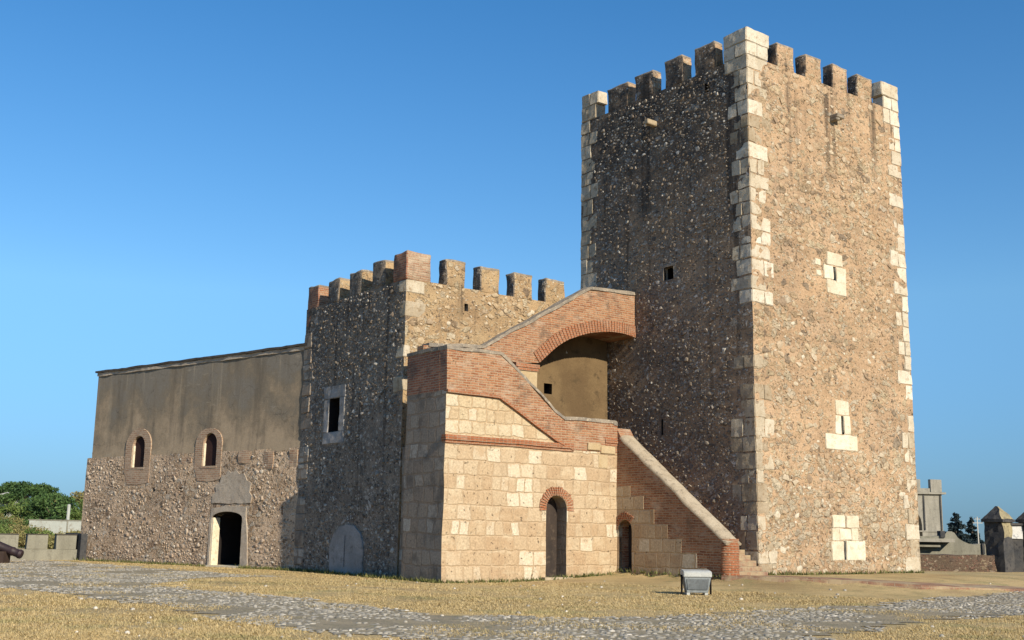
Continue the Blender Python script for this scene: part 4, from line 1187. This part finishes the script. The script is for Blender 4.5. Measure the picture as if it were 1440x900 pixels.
# ================================================================== left background
XB0, XB1 = Vector((-26.5, 47.2, 0)), Vector((-18.7, 52.3, 0))
dv = (XB1 - XB0); WL = dv.length; wa = math.atan2(dv.y, dv.x)
WF = Matrix.Translation(XB0) @ Matrix.Rotation(wa, 4, 'Z')
lw = thing("battlement_wall", "low pale battlemented parapet left of the long hall", "wall", (WL / 2, 0, 0), WF)
b_ = bmesh.new(); box(b_, -6, WL, 0, .42, -.3, .43); dice(b_, .8); wobble(b_, .015); part("wall", b_, M['concrete'], lw)
pos = WL - .72; k_ = 0
while pos > -6:
    b_ = bmesh.new(); wdt = .86
    bevelbox(b_, pos - wdt, pos, 0, .42, .42, 1.06, .02, .012, rg); dice(b_, .4); wobble(b_, .015)
    o_ = part("merlon", b_, M['concrete'], lw)
    b_ = bmesh.new(); box(b_, pos - wdt - .01, pos + .01, -.01, .43, 1.06, 1.10); part("merlon_cap", b_, M['roof'], o_)
    pos -= wdt + .36
b_ = bmesh.new(); bevelbox(b_, WL - .66, WL - .02, -.5, 2.6, -.3, 1.14, .02, .01, rg); part("shaded_return", b_, M['darkstone'], lw)  # return of the pale parapet; its shade is put into dark stone colour

# cannon lying at the left edge
cn = thing("old_cannon", "dark rusty cannon barrel at the left edge before the parapet", "cannon", (-20.1, 45.9, 0), WORLD)
prof = [(0, .0), (0, .12), (.04, .17), (.14, .185), (.18, .16), (.34, .155), (.38, .175), (.44, .175), (.48, .16), (1.2, .19), (1.26, .215), (1.32, .2), (2.2, .235), (2.26, .255), (2.34, .25), (2.42, .16), (2.5, .08), (2.56, .10), (2.64, .06), (2.66, 0)]
b_ = bmesh.new(); prev = None
muz = Vector((-19.2, 46.0, .30)); axd = Vector((-.93, -.1, .34)).normalized()
sd1 = axd.cross(Vector((0, 0, 1))).normalized(); sd2 = sd1.cross(axd)
for (l, rad) in prof:
    rowv = [b_.verts.new(muz + axd * l + sd1 * (max(rad, .004) * math.cos(t)) + sd2 * (max(rad, .004) * math.sin(t))) for t in np.linspace(0, 2 * math.pi, 19)[:-1]]
    if prev:
        for i in range(18): b_.faces.new((prev[i], prev[(i + 1) % 18], rowv[(i + 1) % 18], rowv[i]))
    else: b_.faces.new(rowv)
    prev = rowv
b_.faces.new(prev[::-1]); part("barrel", b_, M['iron'], cn, 40)
for l in (.75, 1.9):
    b_ = bmesh.new(); c0 = muz + axd * l; box(b_, c0.x - .13, c0.x + .13, c0.y - .32, c0.y + .32, -.1, c0.z - .12)
    part("cradle", b_, M['timber'], cn)


def far_obj(name, bm_, mat, label, cat, loc, group=None):
    t_ = thing(name, label, cat, loc, WORLD, group); return t_


def leaf_cloud(clumps, n, size, seed, mat, name, parent):
    """leaf-sized faces spread through a set of ellipsoid clumps (x,y,z,rx,ry,rz)"""
    g = np.random.default_rng(seed); C_ = np.array(clumps); vol = C_[:, 3] * C_[:, 4] * C_[:, 5]; idx = g.choice(len(C_), n, p=vol / vol.sum())
    d = g.normal(size=(n, 3)); d /= np.linalg.norm(d, axis=1)[:, None]; rad = g.random(n) ** .42
    P_ = C_[idx, :3] + d * C_[idx, 3:] * rad[:, None] * g.uniform(.85, 1.15, (n, 1))
    P_[:, 2] = np.maximum(P_[:, 2], .05)
    a = g.normal(size=(n, 3)); a /= np.linalg.norm(a, axis=1)[:, None]; b = np.cross(a, g.normal(size=(n, 3))); b /= np.linalg.norm(b, axis=1)[:, None]
    s = size * g.uniform(.6, 1.4, (n, 1))
    Q = np.stack((P_ - a * s, P_ - b * s * .5, P_ + a * s, P_ + b * s * .5), 1)
    tone = g.uniform(.15, .85, len(C_)); tint = np.clip(tone[idx] + g.normal(0, .18, n), 0, 1)
    root = parent
    Q -= np.array(root.matrix_world.translation)
    me_ = mesh_from(name, Q.reshape(-1, 3), np.arange(n * 4), 4, mat, tint)
    o_ = bpy.data.objects.new(name, me_); COL.objects.link(o_); o_.parent = parent
    return o_


def tube(bm_, pts, r0, r1, n=7):
    prev_ = None
    for i_, p in enumerate(pts):
        p = Vector(p); q = Vector(pts[min(i_ + 1, len(pts) - 1)]) - Vector(pts[max(i_ - 1, 0)]); q.normalize()
        s1 = q.orthogonal().normalized(); s2 = q.cross(s1); rd = r0 + (r1 - r0) * i_ / (len(pts) - 1)
        rw = [bm_.verts.new(p + s1 * rd * math.cos(2 * math.pi * k / n) + s2 * rd * math.sin(2 * math.pi * k / n)) for k in range(n)]
        if prev_:
            for k in range(n): bm_.faces.new((prev_[k], prev_[(k + 1) % n], rw[(k + 1) % n], rw[k]))
        prev_ = rw


def tree(name, label, cat, loc, h, spread, mat, seed, n, size, style='round', group=None):
    x, y, z0 = loc; g = random.Random(seed)
    t_ = thing(name, label, cat, loc, WORLD, group)
    b__ = bmesh.new(); cl = []
    trunk_h = {'round': .35, 'umbrella': .55, 'bush': .15, 'conifer': .9}[style] * h
    tube(b__, [(x, y, z0 - .2), (x + g.uniform(-.1, .1), y, z0 + trunk_h * .5), (x + g.uniform(-.2, .2), y, z0 + trunk_h)], .028 * h + .03, .016 * h)
    if style == 'conifer':
        k = 16
        for i_ in range(k):
            f = i_ / k; zz = z0 + h * (.22 + .78 * f); rr_ = spread * (1 - f) ** .8 * g.uniform(.55, 1.1) + .1; an = g.uniform(0, 6.28)
            cl.append((x + math.cos(an) * rr_ * .55, y + math.sin(an) * rr_ * .55, zz, rr_ * .6 + .1, rr_ * .6 + .1, h * .055))
            tube(b__, [(x, y, zz), (x + math.cos(an) * rr_, y + math.sin(an) * rr_, zz + .1 * h * .3)], .012 * h, .004 * h, 5)
    else:
        k = {'round': 20, 'umbrella': 30, 'bush': 14}[style]
        for i_ in range(k):
            an = g.uniform(0, 6.28); rd = spread * math.sqrt(g.random()) * .85
            if style == 'umbrella': zz = z0 + h * (.94 - .5 * (rd / spread) ** 2) - g.uniform(0, .16) * h; sz = (spread * .26, spread * .26, h * .10)
            elif style == 'bush': zz = z0 + h * g.uniform(.2, .72) * (1 - .4 * (rd / spread) ** 2); sz = (spread * .36, spread * .36, h * .26)
            else: zz = z0 + h * (g.uniform(.28, .86) - .22 * (rd / spread) ** 2); sz = (spread * .33, spread * .33, h * .15)
            q = (x + math.cos(an) * rd, y + math.sin(an) * rd, zz)
            cl.append((*q, *[s_ * g.uniform(.7, 1.2) for s_ in sz]))
            if i_ % 3 == 0: tube(b__, [(x, y, z0 + trunk_h * .8), ((x + q[0]) / 2, (y + q[1]) / 2, (z0 + trunk_h + q[2]) / 2), q], .014 * h, .004 * h, 5)
    part("trunk", b__, M['bark'], t_)
    leaf_cloud(cl, n, size, seed, mat, "crown", t_)
    return t_


wlw = thing("boundary_wall", "long white boundary wall beyond the parapet among bushes", "wall", (-36, 100, 0))
b_ = bmesh.new(); box(b_, -41.4, -30, 100, 100.4, -.2, 1.94); dice(b_, 1.5); wobble(b_, .05, .5, .02, 2); part("wall", b_, M['whitewall'], wlw)
b_ = bmesh.new(); box(b_, -41.5, -30, 99.95, 100.45, 1.94, 2.02); part("coping", b_, M['concrete'], wlw)
wp = thing("white_post", "slim white post standing before the white boundary wall", "post", (-36.2, 95, 0))
b_ = bmesh.new(); tube(b_, [(-36.2, 95, -.1), (-36.2, 95, 2.0)], .07, .065, 10); part("shaft", b_, M['concrete'], wp)
b_ = bmesh.new(); tube(b_, [(-36.2, 95, 2.0), (-36.2, 95, 3.22)], .13, .13, 10); tube(b_, [(-36.2, 95, 3.22), (-36.2, 95, 3.27)], .13, .02, 10); part("white_head", b_, M['whitewall'], wp)
# sandy bank behind the parapet
b_ = bmesh.new(); nx, ny = 28, 12
gr = [[b_.verts.new((-46 + 18 * i / nx, 80 + 17 * j / ny, -.3 + 1.5 * math.sin(math.pi * j / ny) * smooth(i / nx * 3) * (.75 + .25 * noise.noise((i * .3, j * .3, 2))))) for i in range(nx + 1)] for j in range(ny + 1)]
for j in range(ny):
    for i in range(nx): b_.faces.new((gr[j][i], gr[j][i + 1], gr[j + 1][i + 1], gr[j + 1][i]))
tag(part("bank", b_, M['earth'], None, 60), "sandy earth bank in front of the white boundary wall", "bank", kind='structure')

# far wooded slope
b_ = bmesh.new(); nx, ny = 60, 14
gr = [[b_.verts.new((-190 + 200 * i / nx, 185 + 90 * j / ny, -1 + 6.3 * smooth(j / 8) * (.8 + .35 * noise.noise((i * .25, j * .2, 8))))) for i in range(nx + 1)] for j in range(ny + 1)]
for j in range(ny):
    for i in range(nx): b_.faces.new((gr[j][i], gr[j][i + 1], gr[j + 1][i + 1], gr[j + 1][i]))
tag(part("hill", b_, M['bed'], None, 60), "wooded slope on the far bank at left", "hill", kind='structure')

tree("spreading_tree", "broad dome shaped dark tree rising above the far bushes", "tree", (-75.5, 180, 2.2), 6.5, 5.8, M['leaf_dark'], 21, 14000, .20, 'umbrella')
far = [(-62, 128, 4.1, 3.4, 'leaf_olive', "olive tree left of the white boundary wall top"), (-55, 126, 3.7, 3.2, 'leaf_mid', "green tree above the left part of the white boundary wall"), (-48.5, 124, 3.9, 3.2, 'leaf_dark', "dark tree directly behind the white post"), (-43.5, 126, 4.2, 3.2, 'leaf_mid', "green tree above the white boundary wall beside the hall"),
       (-88, 170, 5.6, 5.0, 'leaf_mid', "tall mid green tree at the left edge below the dome tree"), (-80, 168, 4.6, 4.2, 'leaf_olive', "olive bushy tree below the left side of the dome tree"),
       (-74, 160, 4.4, 4.0, 'leaf_mid', "mid green tree directly below the dome tree"), (-66, 165, 5.2, 4.4, 'leaf_dark', "dark green tree right of the dome tree"),
       (-60.5, 165, 5.4, 4.2, 'leaf_olive', "thin olive tree whose top shows against the sky beside the hall"), (-55.5, 150, 4.6, 3.8, 'leaf_mid', "green tree behind the white post"),
       (-52.5, 158, 5.6, 4.0, 'leaf_olive', "olive tree nearest the hall corner"), (-69.5, 150, 3.6, 3.4, 'leaf_olive', "small olive tree above the white boundary wall")]
for i, (x, y, h, s, mt, lab) in enumerate(far):
    tree("leafy_tree", lab, "tree", (x, y, 0), h * 1.34, s, M[mt], 40 + i, 6500, .17, 'round', "trees on the far bank")
near = [(-31.5, 68, 2.1, 2.2, 'leaf_mid', "round green bush behind the parapet at the left edge"), (-36.2, 74, 2.6, 2.6, 'leaf_mid', "large green bush left of the white boundary wall"),
        (-34.8, 83, 1.9, 2.0, 'leaf_olive', "olive bush against the near end of the white boundary wall"), (-28.6, 70, 1.25, 1.9, 'leaf_olive', "low olive bush behind the third gap of the parapet"),
        (-46.5, 98, 3.0, 3.0, 'leaf_dark', "dark bush beyond the left end of the white boundary wall"), (-33.8, 62, 1.5, 1.8, 'leaf_dark', "low dark bush just behind the parapet at the left edge"),
        (-49.5, 110, 3.4, 3.2, 'leaf_olive', "olive bush rising behind the large green bush"), (-31.0, 76, 1.35, 1.5, 'leaf_mid', "small green bush below the white post"),
        (-27.2, 78, 1.25, 2.0, 'leaf_olive', "low olive bush beside the foot of the hall corner"), (-33.2, 86, 1.5, 2.0, 'leaf_olive', "low olive bush under the white boundary wall left of the post"),
        (-41.5, 92, 2.6, 2.4, 'leaf_dark', "dark bush against the left end of the white boundary wall"), (-38.5, 70, 2.0, 2.4, 'leaf_mid', "green bush cut by the left picture edge")]
for i, (x, y, h, s, mt, lab) in enumerate(near):
    tree("bush", lab, "bush", (x, y, 0), h, s, M[mt], 60 + i, 5200, .075, 'bush', "bushes beyond the parapet")
# pale roofed houses glimpsed on the slope
for x, lab in ((-81.5, "pale roofed house at the far left below the dome tree"), (-76.5, "long pale roofed house showing under the dome tree")):
    hs = thing("far_house", lab, "house", (x, 176, 2.5), WORLD, "far houses under the dome tree")
    b_ = bmesh.new(); box(b_, x - 1.5, x + 1.5, 176, 180, 2.5, 6.0); part("wall", b_, M['whitewall'], hs)
    b_ = bmesh.new(); prism(b_, [(x - 1.8, 6.0), (x + 1.8, 6.0), (x, 6.5)], 'v', 175.7, 180.3); part("roof", b_, M['metal_pale'], hs)

# ================================================================== right background
gt = thing("gate_tower", "grey battlemented gate tower with a tall arch behind the keep", "tower", (39.3, 110, 0))
b_ = bmesh.new(); box(b_, 32, 41.35, 110, 116, -.2, 5.8); dice(b_, 1.0); wobble(b_, .04, .5, .02, 2)
c_ = bmesh.new(); prism(c_, arch_pts(37.6, 1.75, -1, 2.9, 1.75), 'v', 108, 113.5); b_ = boolean(b_, c_); part("wall", b_, M['greystone'], gt)
b_ = bmesh.new(); box(b_, 31.8, 41.7, 109.75, 116.2, 5.8, 5.98); part("cornice", b_, M['greystone'], gt)
b_ = bmesh.new(); box(b_, 32, 41.4, 109.95, 110.05, 2.25, 2.36); part("string_course", b_, M['greystone'], gt)
for (a, b) in ((32.2, 33.4), (34.2, 35.4), (36.2, 37.4), (38.2, 39.35), (40.3, 41.4)):
    b_ = bmesh.new(); bevelbox(b_, a, b, 109.9, 110.5, 5.98, 7.2, .03, .02, rg); part("merlon", b_, M['greystone'], gt)
b_ = bmesh.new(); box(b_, 32.2, 41.4, 110, 110.4, 5.98, 6.35); part("parapet", b_, M['greystone'], gt)
for a in (39.6, 41.2):
    b_ = bmesh.new(); box(b_, a - .06, a + .06, 109.93, 110.02, 2.4, 5.8); part("pilaster_edge", b_, M['darkstone'], gt)

tw = thing("terrace_wall", "grey terrace parapet with a concave sweep behind the rubble wall", "wall", (23.5, 62, 0))
b_ = bmesh.new()
prism(b_, [(18, -.2), (25.7, -.2), (25.7, 1.30), (25.2, 1.30), (24.95, 1.25), (24.6, 1.3), (24.3, 1.42), (24.05, 1.6), (23.9, 1.85), (23.75, 1.92), (23.5, 1.92), (23.35, 1.72), (22.8, 1.66), (18, 1.62)], 'v', 62, 62.5)
dice(b_, .8); wobble(b_, .02); part("wall", b_, M['concrete'], tw)
b_ = bmesh.new(); box(b_, 18, 23.6, 61.2, 62.0, 1.36, 1.54); part("ledge", b_, M['greystone'], tw)
b_ = bmesh.new(); box(b_, 18, 22.9, 61.45, 62.0, 1.10, 1.2); part("ledge", b_, M['concrete'], tw)
b_ = bmesh.new(); box(b_, 25.3, 25.42, 61.9, 62.0, .75, 1.32); part("joint", b_, M['darkstone'], tw)
b_ = bmesh.new(); box(b_, 23.1, 23.35, 61.9, 62.4, 1.6, 1.95); part("stub", b_, M['darkstone'], tw)

rw_ = thing("rubble_wall", "low dark rubble wall between the keep and the pointed piers", "wall", (22, 57, 0))
b_ = bmesh.new(); box(b_, 17, 24.0, 57, 57.6, -.3, .76); dice(b_, .35); wobble(b_, .07, 1.2, .04, 4); part("wall", b_, M['parapet_rubble'], rw_, 40)


def pier(x0, lab):
    t_ = thing("gate_pier", lab, "gate pier", (x0 + .62, 57.3, 0), WORLD, "gate piers with pyramid caps")
    # turned like the keep, so its right face catches the sun
    P0 = Matrix.Translation((x0 + .62, 57.3, 0)) @ Matrix.Rotation(R(38), 4, 'Z')
    def tr(b__):
        for q in b__.verts: q.co = P0 @ q.co
        return b__
    s_ = .47
    b__ = bmesh.new(); box(b__, -s_, s_, -s_, s_, -.3, 2.38); dice(b__, .25); wobble(b__, .07, 1.2, .05, 4)
    slot_faces(b__, lambda fc: fc.normal.y < -.55 and fc.calc_center_median().z > 1.55, 1)  # upper sunlit face in lighter stone: sunlight put into the colour
    part("shaft", tr(b__), [M['darkstone'], M['sunlitstone']], t_)
    b__ = bmesh.new(); box(b__, -s_ - .1, s_ + .1, -s_ - .1, s_ + .1, 2.38, 2.52); part("cornice", tr(b__), M['darkstone'], t_)
    b__ = bmesh.new(); e = s_ + .06
    q0 = [b__.verts.new((a, b, 2.52)) for a, b in ((-e, -e), (e, -e), (e, e), (-e, e))]; q1 = [b__.verts.new((a * .12, b * .12, 3.16)) for a, b in ((-e, -e), (e, -e), (e, e), (-e, e))]
    b__.faces.new(q0[::-1]); b__.faces.new(q1)
    for i_ in range(4): b__.faces.new((q0[i_], q0[(i_ + 1) % 4], q1[(i_ + 1) % 4], q1[i_]))
    dice(b__, .16); wobble(b__, .05, 1.5, .04, 4)
    slot_faces(b__, lambda fc: fc.normal.y < -.3, 1)  # cap likewise painted lighter on its sunlit side
    part("pyramid_cap", tr(b__), [M['darkstone'], M['sunlitstone']], t_)
    return t_


pier(23.65, "dark stone pier with pointed cap at the end of the rubble wall")
pier(25.35, "dark stone pier with pointed cap cut by the right picture edge")
pw_ = thing("pier_wall", "dark wall with flaking white panel between the pointed piers", "wall", (25.1, 57.4, 0))
b_ = bmesh.new(); box(b_, 24.45, 30, 57.25, 57.7, -.3, 2.25); dice(b_, .5); wobble(b_, .03, 1.2, .02, 4); part("wall", b_, M['darkstone'], pw_)
b_ = bmesh.new(); box(b_, 24.5, 25.4, 57.19, 57.4, 1.58, 2.2); dice(b_, .3); wobble(b_, .02, 1.2, .01, 4); part("white_panel", b_, M['whiteplaster'], pw_)
b_ = bmesh.new(); box(b_, 24.4, 30, 57.1, 57.8, 2.25, 2.36); dice(b_, .5); wobble(b_, .03, 1.2, .02, 4); part("coping", b_, M['darkstone'], pw_)

up_ = thing("utility_pole", "pale utility pole with crossarm beyond the terrace parapet", "pole", (52.75, 130, 0))
b_ = bmesh.new(); tube(b_, [(52.75, 130, -.2), (52.72, 130, 4.15)], .085, .055, 8); part("shaft", b_, M['pole'], up_)
b_ = bmesh.new(); box(b_, 52.2, 53.3, 129.95, 130.05, 3.44, 3.50); box(b_, 52.4, 53.05, 129.95, 130.05, 3.88, 3.93); part("crossarm", b_, M['pole'], up_)
for x in (52.25, 53.25, 52.45, 53.0):
    b_ = bmesh.new(); tube(b_, [(x, 130, 3.5 if x in (52.25, 53.25) else 3.93), (x, 130, 3.62 if x in (52.25, 53.25) else 4.05)], .05, .04, 6); part("insulator", b_, M['bark'], up_)
tree("conifer", "taller dark blue conifer beyond the terrace parapet", "tree", (77.3, 200, 0), 6.4, 2.3, M['leaf_blue'], 81, 3600, .24, 'conifer', "far conifers on the right")
tree("conifer", "smaller dark blue conifer right of the taller one", "tree", (80.2, 200, 0), 5.6, 1.7, M['leaf_blue'], 82, 2400, .24, 'conifer', "far conifers on the right")
for i, (x, y, h, s, lab) in enumerate([(70.5, 180, 2.3, 3.0, "low dark bush left of the conifers"), (75.5, 170, 2.5, 3.4, "wide dark bush below the conifers"), (81.5, 175, 2.6, 3.4, "dark bush left of the utility pole"), (88, 178, 2.7, 3.6, "dark bush right of the utility pole"), (94.5, 180, 2.8, 3.6, "dark bush beside the pointed pier")]):
    tree("bush", lab, "bush", (x, y, 0), h, s, M['leaf_blue'], 90 + i, 4000, .16, 'bush', "far bushes on the right")
